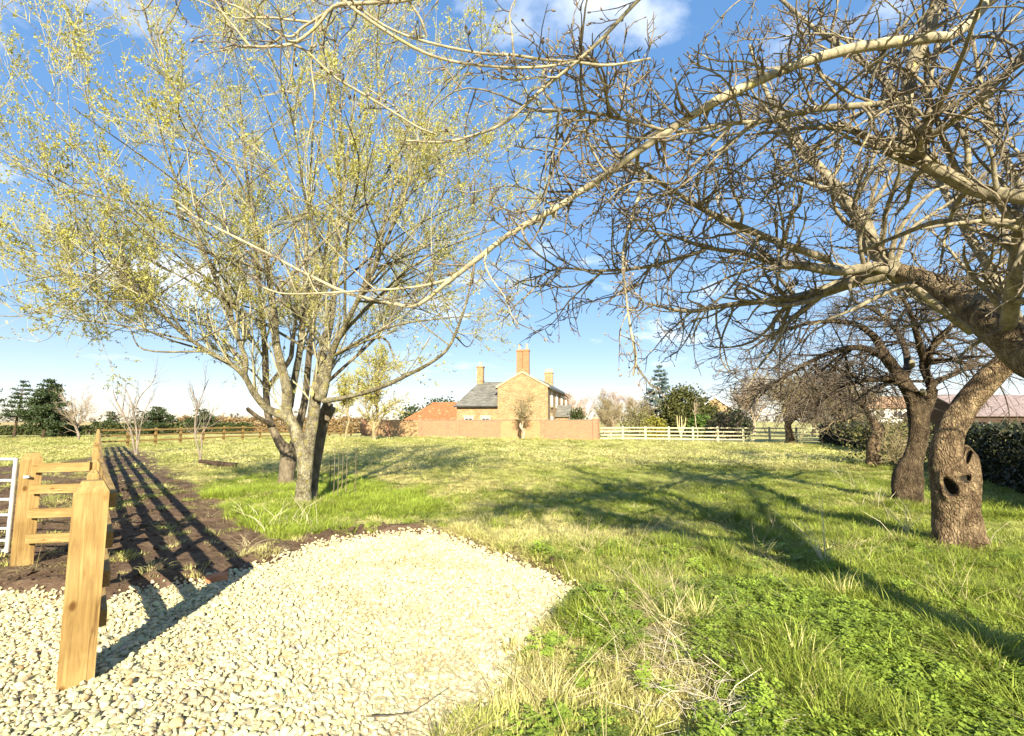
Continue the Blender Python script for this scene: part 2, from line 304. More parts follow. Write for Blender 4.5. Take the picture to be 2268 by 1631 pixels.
M['leaf_pine'] = mat('pine needles', (.018, .032, .012), (.065, .088, .030), 4, .7, trans=.15, tint=True)
M['leaf_spruce'] = mat('blue spruce needles', (.045, .075, .075), (.17, .23, .22), 4, .7, trans=.15, tint=True)
M['leaf_ivy'] = mat('dark ivy leaves', (.010, .014, .007), (.05, .055, .022), 4, .5, trans=.1, tint=True)
M['leaf_hedge'] = mat('hedge leaves', (.022, .032, .010), (.10, .115, .032), 4, .6, trans=.2, tint=True)
M['leaf_yellow'] = mat('golden shrub leaves', (.14, .13, .02), (.38, .34, .05), 4, .6, trans=.3, tint=True)
M['leaf_olive'] = mat('olive shrub leaves', (.09, .085, .025), (.26, .24, .085), 4, .6, trans=.3, tint=True)
M['leaf_brown'] = mat('dry brown hedge leaves', (.16, .10, .045), (.40, .27, .13), 4, .8, trans=.2, tint=True)
M['leaf_laurel'] = mat('laurel leaves', (.03, .06, .012), (.12, .19, .03), 4, .45, trans=.2, tint=True)
M['hollow'] = mat('knot hole shade', (.012, .009, .006), (.03, .022, .015), 20, 1.0)  # near-black colour stands in for shade inside the knot holes
M['brick_house'] = brick_mat('buff and orange house brick', (.12, .06, .026), (.40, .245, .095), (.42, .33, .20), msize=.012, stain=(.22, .125, .05))
M['brick_wall'] = brick_mat('garden wall brick', (.29, .10, .058), (.37, .16, .09), (.40, .27, .17), stain=(.38, .20, .10))
M['brick_red'] = brick_mat('red chimney brick', (.27, .075, .03), (.38, .13, .05), (.44, .28, .17), stain=(.24, .09, .045))
M['brick_buff'] = brick_mat('yellowed garden wall brick', (.31, .15, .065), (.39, .22, .10), (.42, .31, .18), stain=(.40, .25, .11))
M['brick_brown'] = brick_mat('brown chimney brick', (.25, .085, .035), (.36, .16, .065), (.42, .29, .17), stain=(.26, .12, .05))
M['coping'] = mat('stone coping', (.10, .09, .07), (.28, .24, .18), 6, .9)
M['stone_dress'] = mat('pale stone dressing', (.40, .30, .17), (.52, .42, .26), 5, .9)
M['slate'] = mat('grey slate', (.08, .074, .064), (.19, .175, .15), 1.6, .6, 0.5, 18, (.8, 1, 3.5), c3=(.34, .31, .26), p3=.66, s3=2.2)
M['pantile'] = mat('red clay pantile', (.27, .075, .03), (.42, .15, .06), 2.0, .85, 0.6, 9, (4, 1, 1), c3=(.42, .25, .13), p3=.60, s3=1.4)
M['pot'] = mat('clay chimney pot', (.42, .27, .15), (.56, .42, .28), 8, .9)
M['white'] = mat('white paint', (.62, .61, .58), (.72, .71, .68), 5, .5)
M['render_white'] = mat('white render', (.66, .65, .62), (.80, .79, .76), 2, .8)
M['glass'] = mat('window glass', (.02, .025, .03), (.05, .055, .06), 3, .08, spec=.8)
M['galv'] = mat('galvanised steel', (.36, .37, .38), (.50, .50, .50), 12, .45, spec=.6, metallic=.25)
M['gutter'] = mat('black gutter', (.02, .02, .02), (.04, .04, .04), 5, .4)
M['beam'] = mat('dark wet timber', (.03, .018, .012), (.075, .045, .03), 12, .8, .6, 30)
M['brick_one'] = mat('loose orange brick', (.46, .15, .07), (.60, .27, .14), 14, .9, .5, 60)
M['paddock'] = mat('pale weathered timber', (.38, .34, .21), (.54, .49, .32), 7, .85, .3, 30)
M['soil'] = mat('dug soil', (.055, .034, .022), (.17, .105, .066), 14, 1.0, 1.0, 30)

# ------------------------------------------------------------------ ground
GRAVEL = [gnd(*p)[:2] for p in [(-260, 1320), (0, 1316), (120, 1318), (225, 1336), (330, 1302), (440, 1290), (520, 1272), (600, 1246), (690, 1208), (800, 1188),
          (950, 1176), (1010, 1195), (1100, 1230), (1200, 1265), (1292, 1318), (1240, 1346), (1185, 1390), (1140, 1440), (1122, 1500), (1075, 1560), (985, 1631), (900, 1760)]]
GRAVEL = np.array(GRAVEL + [np.array([-0.55, 0.3]), np.array([-6, 0.3]), np.array([-8, 2.5])])
SOIL = np.array([gnd(*p)[:2] for p in [(-700, 1025), (0, 1036), (100, 1034), (215, 1010), (240, 985), (330, 1000), (430, 1075), (500, 1130), (560, 1185), (620, 1205), (690, 1190), (800, 1172), (900, 1166), (950, 1178),
          (950, 1215), (700, 1260), (560, 1320), (300, 1390), (0, 1400), (-700, 1400)]])
LUSH = np.array([gnd(*p)[:2] for p in [(420, 1090), (560, 1050), (700, 1045), (830, 1070), (960, 1110), (1000, 1150), (900, 1168), (700, 1185), (620, 1200), (520, 1150)]])
WEED = np.array([gnd(*p)[:2] for p in [(1480, 1350), (1680, 1320), (1900, 1385), (2100, 1440), (2330, 1530), (2500, 1700), (2000, 1900), (1640, 1750), (1700, 1560), (1600, 1440)]])
WEED2 = np.array([gnd(*p)[:2] for p in [(1300, 1345), (1370, 1330), (1400, 1400), (1390, 1440), (1310, 1430)]])
STRAW = np.array([gnd(*p)[:2] for p in [(1350, 1380), (1470, 1330), (1600, 1400), (1690, 1480), (1600, 1530), (1420, 1470)]])
def sdf(poly, x, y):
    """signed distance to a polygon, negative inside"""
    x = np.asarray(x, float); y = np.asarray(y, float); d = np.full(x.shape, 1e9); ins = np.zeros(x.shape, bool)
    for i in range(len(poly)):
        a = poly[i]; b = poly[(i + 1) % len(poly)]; e = b - a
        wx = x - a[0]; wy = y - a[1]; t = np.clip((wx * e[0] + wy * e[1]) / (e @ e + 1e-9), 0, 1)
        d = np.minimum(d, np.hypot(wx - e[0] * t, wy - e[1] * t))
        c = ((a[1] <= y) & (b[1] > y)) | ((b[1] <= y) & (a[1] > y))
        xx = a[0] + (y - a[1]) / (e[1] if abs(e[1]) > 1e-9 else 1e-9) * e[0]
        ins ^= c & (x < xx)
    return np.where(ins, -d, d)
def z_gravel(x, y): return sdf(GRAVEL, x, y) + 0.10 * (fbm(x * 3, y * 3) - .5)
def z_soil(x, y): return sdf(SOIL, x, y) + 0.55 * (fbm(x * 1.7 + 5, y * 1.7) - .5)
def z_lush(x, y): return sdf(LUSH, x, y) + 0.9 * (fbm(x * 1.2 + 9, y * 1.2) - .5)
def H(x, y):
    x = np.asarray(x, float); y = np.asarray(y, float)
    near = 1 - sstep(14, 40, y)
    g = z_gravel(x, y); s = z_soil(x, y)
    h = 0.10 * (fbm(x * .7, y * .7) - .5) * near + 0.25 * (fbm(x * .13, y * .13) - .5) * sstep(6, 20, y) * (1 - sstep(40, 70, y))
    h = h + 0.09 * (fbm(x * 4.5, y * 4.5, 3) - .5) * (1 - sstep(-.1, .15, s)) * near
    bank = np.exp(-((g - .22) / .14) ** 2) * 0.085 * (.5 + fbm(x * 5, y * 5)) * sstep(3.5, 5.2, y) * near
    h = h + bank
    inside = 1 - sstep(-.10, .06, g)
    return h * (1 - inside) + (-0.035 + 0.05 * (fbm(x * .9, y * .9) - .5)) * inside

def axis_lines(a0, a1, step, far, growth):
    c = list(np.arange(a0, a1 + 1e-6, step)); s = step; hi = c[-1]; up = []
    while hi < far[1]: s *= growth; hi += s; up.append(hi)
    s = step; lo = c[0]; dn = []
    while lo > far[0]: s *= growth; lo -= s; dn.append(lo)
    return np.array(dn[::-1] + c + up)
gx = axis_lines(-7.5, 6.5, 0.095, (-900, 900), 1.065); gy = axis_lines(0.4, 12, 0.095, (-60, 1500), 1.055)
X, Y = np.meshgrid(gx, gy); nx, ny = len(gx), len(gy)
Z = H(X, Y); Z = Z + 0 * Y
zg, zs, zl = z_gravel(X, Y), z_soil(X, Y), z_lush(X, Y)
mbg = MB(); idx = np.arange(nx * ny).reshape(ny, nx)
mbg.add(np.stack([X, Y, Z], -1), np.stack([idx[:-1, :-1], idx[:-1, 1:], idx[1:, 1:], idx[1:, :-1]], -1).reshape(-1, 4))

gm = bpy.data.materials.new('field ground'); gm.use_nodes = True; nt = gm.node_tree; nt.nodes.clear()
o_ = N(nt, 'ShaderNodeOutputMaterial'); b_ = N(nt, 'ShaderNodeBsdfPrincipled'); b_.inputs['Roughness'].default_value = .95; b_.inputs['Specular IOR Level'].default_value = .1
t_ = N(nt, 'ShaderNodeTexCoord')
def ramp_noise(scale, stops, detail=8.0, rough=.65):
    n = N(nt, 'ShaderNodeTexNoise', Scale=scale, Detail=detail, Roughness=rough); L(nt, t_.outputs['Object'], n.inputs['Vector'])
    r = N(nt, 'ShaderNodeValToRGB'); L(nt, n.outputs[0], r.inputs[0]); e = r.color_ramp.elements
    e[0].position, e[0].color = stops[0][0], (*stops[0][1], 1); e[1].position, e[1].color = stops[-1][0], (*stops[-1][1], 1)
    for p, c in stops[1:-1]: x = e.new(p); x.color = (*c, 1)
    return r.outputs[0], n.outputs[0]
gcol, gnz = ramp_noise(1.3, [(.3, (.26, .24, .07)), (.47, (.40, .36, .13)), (.6, (.48, .42, .18)), (.75, (.34, .31, .10))], 10.0, .75)
scol, snz = ramp_noise(7.0, [(.3, (.050, .030, .020)), (.52, (.135, .085, .055)), (.7, (.21, .145, .10))], 9.0, .7)
fcol, fnz = ramp_noise(.02, [(.35, (.36, .27, .11)), (.6, (.46, .35, .16))])
def attr(name):
    a = N(nt, 'ShaderNodeAttribute', attribute_name=name); return a.outputs['Fac']
def mixc(f, a, b):
    m = N(nt, 'ShaderNodeMix', data_type='RGBA'); L(nt, f, m.inputs[0]); L(nt, a, m.inputs[6]); L(nt, b, m.inputs[7]); return m.outputs[2]
c_ = mixc(attr('far'), gcol, fcol); c_ = mixc(attr('soil'), c_, scol)
L(nt, c_, b_.inputs['Base Color'])
bp_ = N(nt, 'ShaderNodeBump', Strength=.9, Distance=.05); L(nt, snz, bp_.inputs['Height']); L(nt, bp_.outputs[0], b_.inputs['Normal'])
L(nt, b_.outputs[0], o_.inputs[0])
ground = mbg.build('ground', gm, smooth=True); tag(ground, kind='structure')
def set_attr(o, name, val):
    a = o.data.attributes.new(name, 'FLOAT', 'POINT'); a.data.foreach_set('value', np.asarray(val, np.float32).ravel())
set_attr(ground, 'soil', np.maximum(1 - sstep(-.05, .12, zs), (1 - sstep(.05, .22, zg)) * np.maximum(sstep(3.4, 4.4, Y), 1 - sstep(-.02, .0, zg))))
set_attr(ground, 'far', sstep(75, 95, Y + 12 * (fbm(X * .05, Y * .05) - .5)) * (1 - sstep(0, 25, X + 20)))

# ------------------------------------------------------------------ scatter by geometry nodes (only for what nobody could count)
def scatter(name, pts, rot, scale, col, idx, sources, parent=None):
    n = len(pts); me = bpy.data.meshes.new(name); me.vertices.add(n); me.vertices.foreach_set('co', np.asarray(pts, np.float32).ravel())
    for nm, typ, val, key in (('rot', 'FLOAT_VECTOR', rot, 'vector'), ('scl', 'FLOAT_VECTOR', scale, 'vector'), ('col', 'FLOAT_COLOR', col, 'color'), ('idx', 'INT', idx, 'value')):
        a = me.attributes.new(nm, typ, 'POINT'); v = np.asarray(val)
        if typ == 'FLOAT_COLOR' and v.shape[1] == 3: v = np.concatenate([v, np.ones((n, 1))], 1)
        a.data.foreach_set(key, v.astype(np.int32 if typ == 'INT' else np.float32).ravel())
    o = bpy.data.objects.new(name, me); COL.objects.link(o)
    if parent: o.parent = parent
    c = bpy.data.collections.new(name + ' pieces')
    for i, s in enumerate(sources): s.name = '%s piece %03d' % (name, i); c.objects.link(s)
    ng = bpy.data.node_groups.new(name + ' nodes', 'GeometryNodeTree')
    ng.interface.new_socket('Geometry', in_out='INPUT', socket_type='NodeSocketGeometry'); ng.interface.new_socket('Geometry', in_out='OUTPUT', socket_type='NodeSocketGeometry')
    gi = ng.nodes.new('NodeGroupInput'); go = ng.nodes.new('NodeGroupOutput')
    ci = ng.nodes.new('GeometryNodeCollectionInfo'); ci.inputs['Collection'].default_value = c; ci.inputs['Separate Children'].default_value = True; ci.inputs['Reset Children'].default_value = True
    ip = ng.nodes.new('GeometryNodeInstanceOnPoints'); ip.inputs['Pick Instance'].default_value = True
    def na(nm, typ):
        a = ng.nodes.new('GeometryNodeInputNamedAttribute'); a.data_type = typ; a.inputs[0].default_value = nm; return a.outputs[0]
    e2r = ng.nodes.new('FunctionNodeEulerToRotation'); ng.links.new(na('rot', 'FLOAT_VECTOR'), e2r.inputs[0])
    ng.links.new(gi.outputs[0], ip.inputs['Points']); ng.links.new(ci.outputs[0], ip.inputs['Instance'])
    ng.links.new(na('idx', 'INT'), ip.inputs['Instance Index']); ng.links.new(e2r.outputs[0], ip.inputs['Rotation']); ng.links.new(na('scl', 'FLOAT_VECTOR'), ip.inputs['Scale'])
    ng.links.new(ip.outputs[0], go.inputs[0])
    md = o.modifiers.new('scatter', 'NODES'); md.node_group = ng
    o['kind'] = 'stuff'
    return o

# ------------------------------------------------------------------ gravel
def stone_mesh(r):
    """a crushed limestone lump: a subdivided icosahedron cut by random planes"""
    t = (1 + 5 ** .5) / 2
    v = norm(np.array([[-1, t, 0], [1, t, 0], [-1, -t, 0], [1, -t, 0], [0, -1, t], [0, 1, t], [0, -1, -t], [0, 1, -t], [t, 0, -1], [t, 0, 1], [-t, 0, -1], [-t, 0, 1]], float))
    f = [[0, 11, 5], [0, 5, 1], [0, 1, 7], [0, 7, 10], [0, 10, 11], [1, 5, 9], [5, 11, 4], [11, 10, 2], [10, 7, 6], [7, 1, 8], [3, 9, 4], [3, 4, 2], [3, 2, 6], [3, 6, 8], [3, 8, 9], [4, 9, 5], [2, 4, 11], [6, 2, 10], [8, 6, 7], [9, 8, 1]]
    v = list(map(tuple, v)); cache = {}
    def mid(a, b):
        k = (min(a, b), max(a, b))
        if k not in cache: p = np.array(v[a]) + np.array(v[b]); v.append(tuple(p / np.linalg.norm(p))); cache[k] = len(v) - 1
        return cache[k]
    g = []
    for a, b, c in f:
        ab, bc, ca = mid(a, b), mid(b, c), mid(c, a); g += [[a, ab, ca], [b, bc, ab], [c, ca, bc], [ab, bc, ca]]
    p = np.array(v)
    for k in range(9):
        d = norm(r.normal(size=3)); h = r.uniform(.45, .8); s = p @ d; p = p - np.clip(s - h, 0, None)[:, None] * d
    p *= np.array([1, r.uniform(.7, .95), r.uniform(.5, .75)])
    return MB().add(p, g, tint=.5 + .15 * r.normal(size=len(p)))
sr = np.random.default_rng(21)
stones = [stone_mesh(sr).build('stone', M['stone'], link=False, smooth=(k % 3 == 0)) for k in range(14)]
bed = MB(); cs = .1; bx = np.arange(-9, 1.6, cs); by = np.arange(.2, 8.2, cs); BX, BY = np.meshgrid(bx, by); bm_ = z_gravel(BX, BY) < .02
bi = np.arange(BX.size).reshape(BX.shape); q = np.stack([bi[:-1, :-1], bi[:-1, 1:], bi[1:, 1:], bi[1:, :-1]], -1)
keep = bm_[:-1, :-1] & bm_[:-1, 1:] & bm_[1:, 1:] & bm_[1:, :-1]
bed.add(np.stack([BX, BY, H(BX, BY) + .006], -1), q[keep])
M['bed'] = mat('stone dust bed', (.42, .35, .21), (.54, .46, .295), 30, .95, .8, 80)
gravel = bed.build('gravel_path', M['bed'], smooth=True); tag(gravel, kind='structure')
sp_ = 0.0305
hx, hy = np.meshgrid(np.arange(-6.5, 1.8, sp_), np.arange(1.2, 8.0, sp_ * .87)); hx = hx + (np.arange(hx.shape[0]) % 2)[:, None] * sp_ / 2
hx = hx.ravel(); hy = hy.ravel(); hx = hx + sr.normal(0, .011, hx.size); hy = hy + sr.normal(0, .011, hx.size)
k_ = (np.abs(hx) < hy * 1.12 + .8) & (z_gravel(hx, hy) < .03 + .06 * (sr.random(hx.size) < .25)); hx, hy = hx[k_], hy[k_]
thin = sdf(GRAVEL, hx, hy); edge = sstep(0, 1, (hx + .9) * 1.2) * (1 - sstep(2.6, 3.6, hy))     # sparse stones where gravel runs into grass at lower right
k_ = sr.random(hx.size) > edge * np.clip(1 + thin / .45, 0, 1) * .75; hx, hy = hx[k_], hy[k_]
n_ = len(hx); size = np.clip(sr.lognormal(math.log(.0192), .34, n_), .009, .042)
pz = H(hx, hy) + size * .30 + sr.uniform(0, .013, n_)
base = np.array([.545, .49, .315]); scol_ = base * (sr.uniform(.86, 1.10, (n_, 1)) * (.92 + .16 * fbm(hx * 1.5, hy * 1.5))[:, None]) * (1 + .05 * sr.normal(size=(n_, 3)))
odd = sr.random(n_); dirt = sstep(.60, .74, fbm(hx * 2.2 + 11, hy * 2.2, 5))[:, None] * .35; scol_ = scol_ * (1 - dirt) + np.array([.30, .22, .13]) * dirt; scol_[odd < .012] = np.array([.42, .30, .16]); scol_[odd > .985] = np.array([.40, .37, .33]); scol_[(odd > .03) & (odd < .10)] *= np.array([.86, .78, .66])
rot_ = np.stack([sr.normal(0, .28, n_), sr.normal(0, .28, n_), sr.random(n_) * 6.28], -1); scl_ = size[:, None] * sr.uniform(.85, 1.2, (n_, 3)); si = sr.integers(0, 14, n_)
front = np.argsort(hy + np.abs(hx) * .15 + 10 * ((hy < 2.45) | (np.abs(hx) > hy * 1.02)))[:300]; rest = np.setdiff1d(np.arange(n_), front)
scatter('gravel', np.stack([hx, hy, pz], -1)[rest], rot_[rest], scl_[rest], np.clip(scol_[rest], 0, .8), si[rest], stones, gravel)
M['stone_single'] = mat('limestone lump', (.44, .385, .24), (.585, .53, .345), 28, .9, .5, 90)
single = []
for s in stones:
    me = s.data.copy(); me.materials.clear(); me.materials.append(M['stone_single']); single.append(me)
for i in front:
    o = bpy.data.objects.new('stone', single[si[i]]); COL.objects.link(o); o.parent = gravel
    o.location = (hx[i], hy[i], pz[i]); o.rotation_euler = rot_[i]; o.scale = scl_[i]

# ------------------------------------------------------------------ grass and weeds
def blade_tuft(r, n, h0, h1, rad, lean, w=.0035, seg=3):
    mb = MB()
    a = r.random(n) * 6.28; rr = rad * np.sqrt(r.random(n)); base = np.stack([rr * np.cos(a), rr * np.sin(a), np.full(n, -.015)], -1)
    az = a + r.normal(0, .9, n); h = r.uniform(h0, h1, n); ln = r.uniform(lean[0], lean[1], n)
    side = np.stack([-np.sin(az + r.normal(0, .6, n)), np.cos(az), np.zeros(n)], -1)
    t = np.linspace(0, 1, seg + 1); V = []
    for k, tk in enumerate(t):
        out = h * ln * tk ** 2; up = (h + .015) * (tk - .35 * np.clip(ln, 0, 1.6) * tk ** 2)
        p = base + np.stack([np.cos(az) * out, np.sin(az) * out, up], -1)
        wk = w * (1 - tk ** 2) + .0004
        V.append(p - side * wk); V.append(p + side * wk)
    V = np.stack(V, 1); K = 2 * (seg + 1)
    f = np.array([[2 * k, 2 * k + 1, 2 * k + 3, 2 * k + 2] for k in range(seg)])
    Fq = (f[None] + (np.arange(n) * K)[:, None, None]).reshape(-1, 4)
    return mb.add(V.reshape(-1, 3), Fq, tint=np.repeat(r.random(n), K))
def leafy_weed(r, n, rad, h0, h1, ls):
    """low ferny plant: stalks with small pinnate leaflets"""
    mb = MB()
    for i in range(n):
        a = r.random() * 6.28; L0 = rad * r.uniform(.5, 1.1); h = r.uniform(h0, h1); t = np.linspace(.25, 1, 6); tn = r.random()
        d = np.array([math.cos(a), math.sin(a), 0]); s = np.array([-d[1], d[0], 0])
        for tk in t:
            p = d * L0 * tk + np.array([0, 0, h * (1 - (1 - tk) ** 2) - .25 * h * tk ** 3])
            for sg in (-1, 1):
                ll = ls * (1.25 - tk * .6) * r.uniform(.7, 1.2); q = s * sg + d * .5 + np.array([0, 0, r.uniform(-.3, .4)]); q = q / np.linalg.norm(q)
                w = np.cross(q, [0, 0, 1]); w = w / np.linalg.norm(w) * ll * .32
                mb.add([p, p + q * ll * .5 + w, p + q * ll, p + q * ll * .5 - w], [[0, 1, 2, 3]], tint=np.full(4, tn))
    return mb
gr = np.random.default_rng(33)
src_short = [blade_tuft(gr, 46, .025, .075, .085, (.3, 1.5), .0030).build('tuft', M['grass'], link=False) for _ in range(6)]
src_mid = [blade_tuft(gr, 50, .06, .14, .09, (.3, 1.3), .0034).build('tuft', M['grass'], link=False) for _ in range(5)]
src_long = [blade_tuft(gr, 60, .12, .26, .07, (.35, 1.5), .0036, 4).build('tuft', M['grass'], link=False) for _ in range(4)]
src_straw = [blade_tuft(gr, 30, .06, .20, .12, (1.6, 3.4), .0019, 4).build('tuft', M['grass'], link=False) for _ in range(4)]
src_far = [blade_tuft(gr, 34, .05, .13, .26, (.3, 1.6), .010, 2).build('tuft', M['grass'], link=False) for _ in range(5)]
src_weed = [leafy_weed(gr, 11, .10, .03, .09, .024).build('weed', M['grass'], link=False) for _ in range(5)]
def sample(n, y0, y1, half=1.12, pad=1.2):
    y = np.sqrt(gr.uniform(y0 ** 2, y1 ** 2, int(n * 1.0))); x = gr.uniform(-1, 1, y.size) * (y * half + pad); return x, y
C_DRY = np.array([.55, .49, .20]); C_MID = np.array([.39, .40, .10]); C_GREEN = np.array([.255, .30, .045]); C_LUSH = np.array([.30, .36, .05])
def grass_colour(x, y):
    dry = sstep(.40, .62, fbm(x * .55 + 3, y * .55, 5)); fine = fbm(x * 2.3 + 7, y * 2.3, 3)
    rightg = sstep(0.5, 3.2, x) * (1 - sstep(12, 22, y)); lush = 1 - sstep(-.3, .5, z_lush(x, y))
    wgt = np.clip(dry * 1.0 + (fine - .5) * .9 + sstep(8, 16, y) * .35 - rightg * .55 - lush * 1.4, 0, 1)[:, None]
    c = C_MID * (1 - wgt) + C_DRY * wgt
    g = np.clip(rightg * .55 + sstep(.55, .7, fbm(x * .9 + 21, y * .9)) * .55 + lush, 0, 1)[:, None]
    c = c * (1 - g) + C_GREEN * g; l_ = lush[:, None]; c = c * (1 - l_) + C_LUSH * l_
    dryb = gr.random(len(x)) < .14 * (1 - .6 * rightg) * (1 - .7 * sstep(10, 20, y)); c[dryb] = C_DRY * 1.08
    v_ = (.25 - .13 * sstep(12, 25, y))[:, None]; return np.clip(c * (1 + v_ * gr.uniform(-1, 1, (len(x), 1))), 0, 1)
def place(name, x, y, sources, smin, smax, col, tilt=.15, hs=1.0, lift=0.0):
    n = len(x); s = gr.uniform(smin, smax, n)[:, None] * np.array([1, 1, hs]) * np.stack([np.ones(n), np.ones(n), gr.uniform(.7, 1.3, n)], -1)
    rot = np.stack([gr.normal(0, tilt, n), gr.normal(0, tilt, n), gr.random(n) * 6.28], -1)
    return scatter(name, np.stack([x, y, H(x, y) + lift], -1), rot, s, col, gr.integers(0, len(sources), n), sources)
def bare(x, y, keep_soil=.022):
    return (z_gravel(x, y) > .06 + .08 * gr.random(len(x)) - .22 * gr.random(len(x)) ** 2 * (x > -1.4) * (y < 3.9)) & ((z_soil(x, y) > .05) | (gr.random(len(x)) < keep_soil * (1 + 6 * (fbm(x * 1.3, y * 1.3) > .58))))
x, y = sample(17000, 1.3, 7.5); k = bare(x, y); x, y = x[k], y[k]
g1 = place('short_grass', x, y, src_short, .8, 1.5, grass_colour(x, y)); tag(g1, 'short grass covering the near part of the field', 'grass')
x, y = sample(24000, 6.5, 19); k = bare(x, y); x, y = x[k], y[k]
g2 = place('field_grass', x, y, src_mid, .8, 1.6, grass_colour(x, y), hs=.45); tag(g2, 'rough yellow green grass in the middle of the field', 'grass')
x, y = sample(30000, 17, 52); k = bare(x, y) & (y < 43.5 - .52 * (x - 7.3)); x, y = x[k], y[k]
g3 = place('far_grass', x, y, src_far, 1.0, 2.2, grass_colour(x, y), hs=.34); tag(g3, 'dry yellow grass at the far end of the field', 'grass')
# longer green grass: right foreground, round the left tree, clumps
x, y = sample(26000, 1.4, 13); wl = np.clip(1 - sstep(-.4, .5, z_lush(x, y)), 0, 1) * 1.3 + sstep(.6, 2.2, x) * .75 * (1 - sstep(6, 11, y)) + .12
k = bare(x, y, 0) & (gr.random(len(x)) < wl * sstep(.36, .60, fbm(x * 1.1 + 40, y * 1.1))); x, y = x[k], y[k]
lush_ = (1 - sstep(-.3, .5, z_lush(x, y)))[:, None]
g4 = place('tall_grass', x, y, src_mid, .8, 1.5, np.clip((C_GREEN * (1 - lush_) + C_LUSH * lush_) * gr.uniform(.75, 1.3, (len(x), 1)), 0, 1)); tag(g4, 'taller fresh green grass by the trees and weeds', 'grass')
# long arching clumps
cl = [gnd(*p)[:2] for p in [(1770, 1520), (1800, 1560), (1740, 1480), (1880, 1620), (1830, 1590), (1950, 1640), (2090, 1430), (2150, 1470), (2020, 1400), (2180, 1500), (1980, 1380), (1900, 1345), (1590, 1235), (1480, 1220), (1540, 1400), (1700, 1440), (2230, 1600), (1430, 1340), (1300, 1400), (2200, 1340), (1650, 1160)]]
x = np.concatenate([c[0] + gr.normal(0, .11, 34) for c in cl]); y = np.concatenate([c[1] + gr.normal(0, .12, 34) for c in cl]); k = z_gravel(x, y) > .1; x, y = x[k], y[k]
g5 = place('long_grass', x, y, src_long, .55, 1.15, np.clip(np.where(gr.random(len(x))[:, None] < .92, C_GREEN * .95, C_DRY) * gr.uniform(.75, 1.35, (len(x), 1)), 0, 1)); tag(g5, 'long arching grass clumps in the right foreground', 'grass')
# dead straw
x, y = sample(9000, 1.5, 8); w_ = (1 - sstep(-.15, .35, sdf(STRAW, x, y))) * .8 + .05 + .16 * (1 - sstep(.1, .5, np.abs(z_gravel(x, y) - .3))) * (x > -.6) * (y < 3.6)
k = bare(x, y, .04) & (gr.random(len(x)) < w_); x, y = x[k], y[k]
g6 = place('dead_straw', x, y, src_straw, .7, 1.2, np.clip(np.array([.58, .47, .27]) * gr.uniform(.7, 1.25, (len(x), 1)), 0, 1), tilt=.3, hs=.7); tag(g6, 'matted dead straw stems beside the gravel', 'straw')
# leafy weeds
x, y = sample(22000, 1.4, 6.5, 1.2); w_ = np.maximum(1 - sstep(-.1, .3, sdf(WEED, x, y)), 1 - sstep(-.1, .15, sdf(WEED2, x, y))) + .03 * (x > 0)
k = bare(x, y, 0) & (gr.random(len(x)) < w_ * sstep(.25, .5, fbm(x * 2 + 4, y * 2) + .05)); x, y = x[k], y[k]
g7 = place('leafy_weeds', x, y, src_weed, .9, 1.7, np.clip(np.array([.26, .34, .05]) * gr.uniform(.65, 1.35, (len(x), 1)), 0, 1), lift=.03); tag(g7, 'low ferny green weeds in the lower right corner', 'weeds')
# tufts gathered at the feet of trees and posts
ft = [(2119, 1226, .42), (2012, 1122, .42), (668, 1130, .30), (634, 1078, .30), (1934, 1040, .5)]
x = []; y = []
for px, py, rr in ft:
    c = gnd(px, py); a = gr.random(90) * 6.28; d_ = rr * (.75 + .5 * gr.random(90)); x += list(c[0] + d_ * np.cos(a)); y += list(c[1] + .15 + d_ * np.sin(a))
x = np.array(x); y = np.array(y); ga = place('tree_foot_grass', x, y, src_mid, .8, 1.7, np.clip(np.where(gr.random(len(x))[:, None] < .6, C_GREEN, C_DRY * .8) * gr.uniform(.75, 1.25, (len(x), 1)), 0, 1)); tag(ga, 'ragged grass round the feet of the tree trunks', 'grass')
# straw bits lying on dug soil
x, y = sample(5000, 3.5, 22, 1.1); k = (z_soil(x, y) < .1) & (z_gravel(x, y) > .1) & (fbm(x * 1.6, y * 1.6) > .52); x, y = x[k], y[k]
g8 = place('soil_straw', x, y, src_straw, .4, .9, np.clip(np.array([.40, .33, .16]) * gr.uniform(.6, 1.25, (len(x), 1)), 0, 1), tilt=.3, hs=.35); tag(g8, 'flattened straw on the dug soil by the fence', 'straw')
# soil clods
cr_ = np.random.default_rng(8); clod = [stone_mesh(cr_).build('clod', M['soil'], link=False) for _ in range(6)]
x, y = sample(26000, 3, 14, 1.1); zz_ = z_gravel(x, y); k = ((z_soil(x, y) < .12) | ((zz_ > 0) & (zz_ < .30))) & (zz_ > .04) & ((y > 3.9) | (x < -1)) & ((x < 1.6) | (y < 6.2)) & ((zz_ < .3) | (gr.random(len(x)) < .3)) & ((z_soil(x, y) < .12) | (x > -.2)); x, y = x[k], y[k]
n = len(x); s = np.clip(gr.lognormal(math.log(.016), .55, n), .006, .07)
g9 = scatter('soil_clods', np.stack([x, y, H(x, y) + s * .3], -1), gr.normal(0, .8, (n, 3)), s[:, None] * gr.uniform(.8, 1.3, (n, 3)), np.ones((n, 3)), gr.integers(0, 6, n), clod)
tag(g9, 'crumbled brown soil clods by the fence and gravel', 'soil')
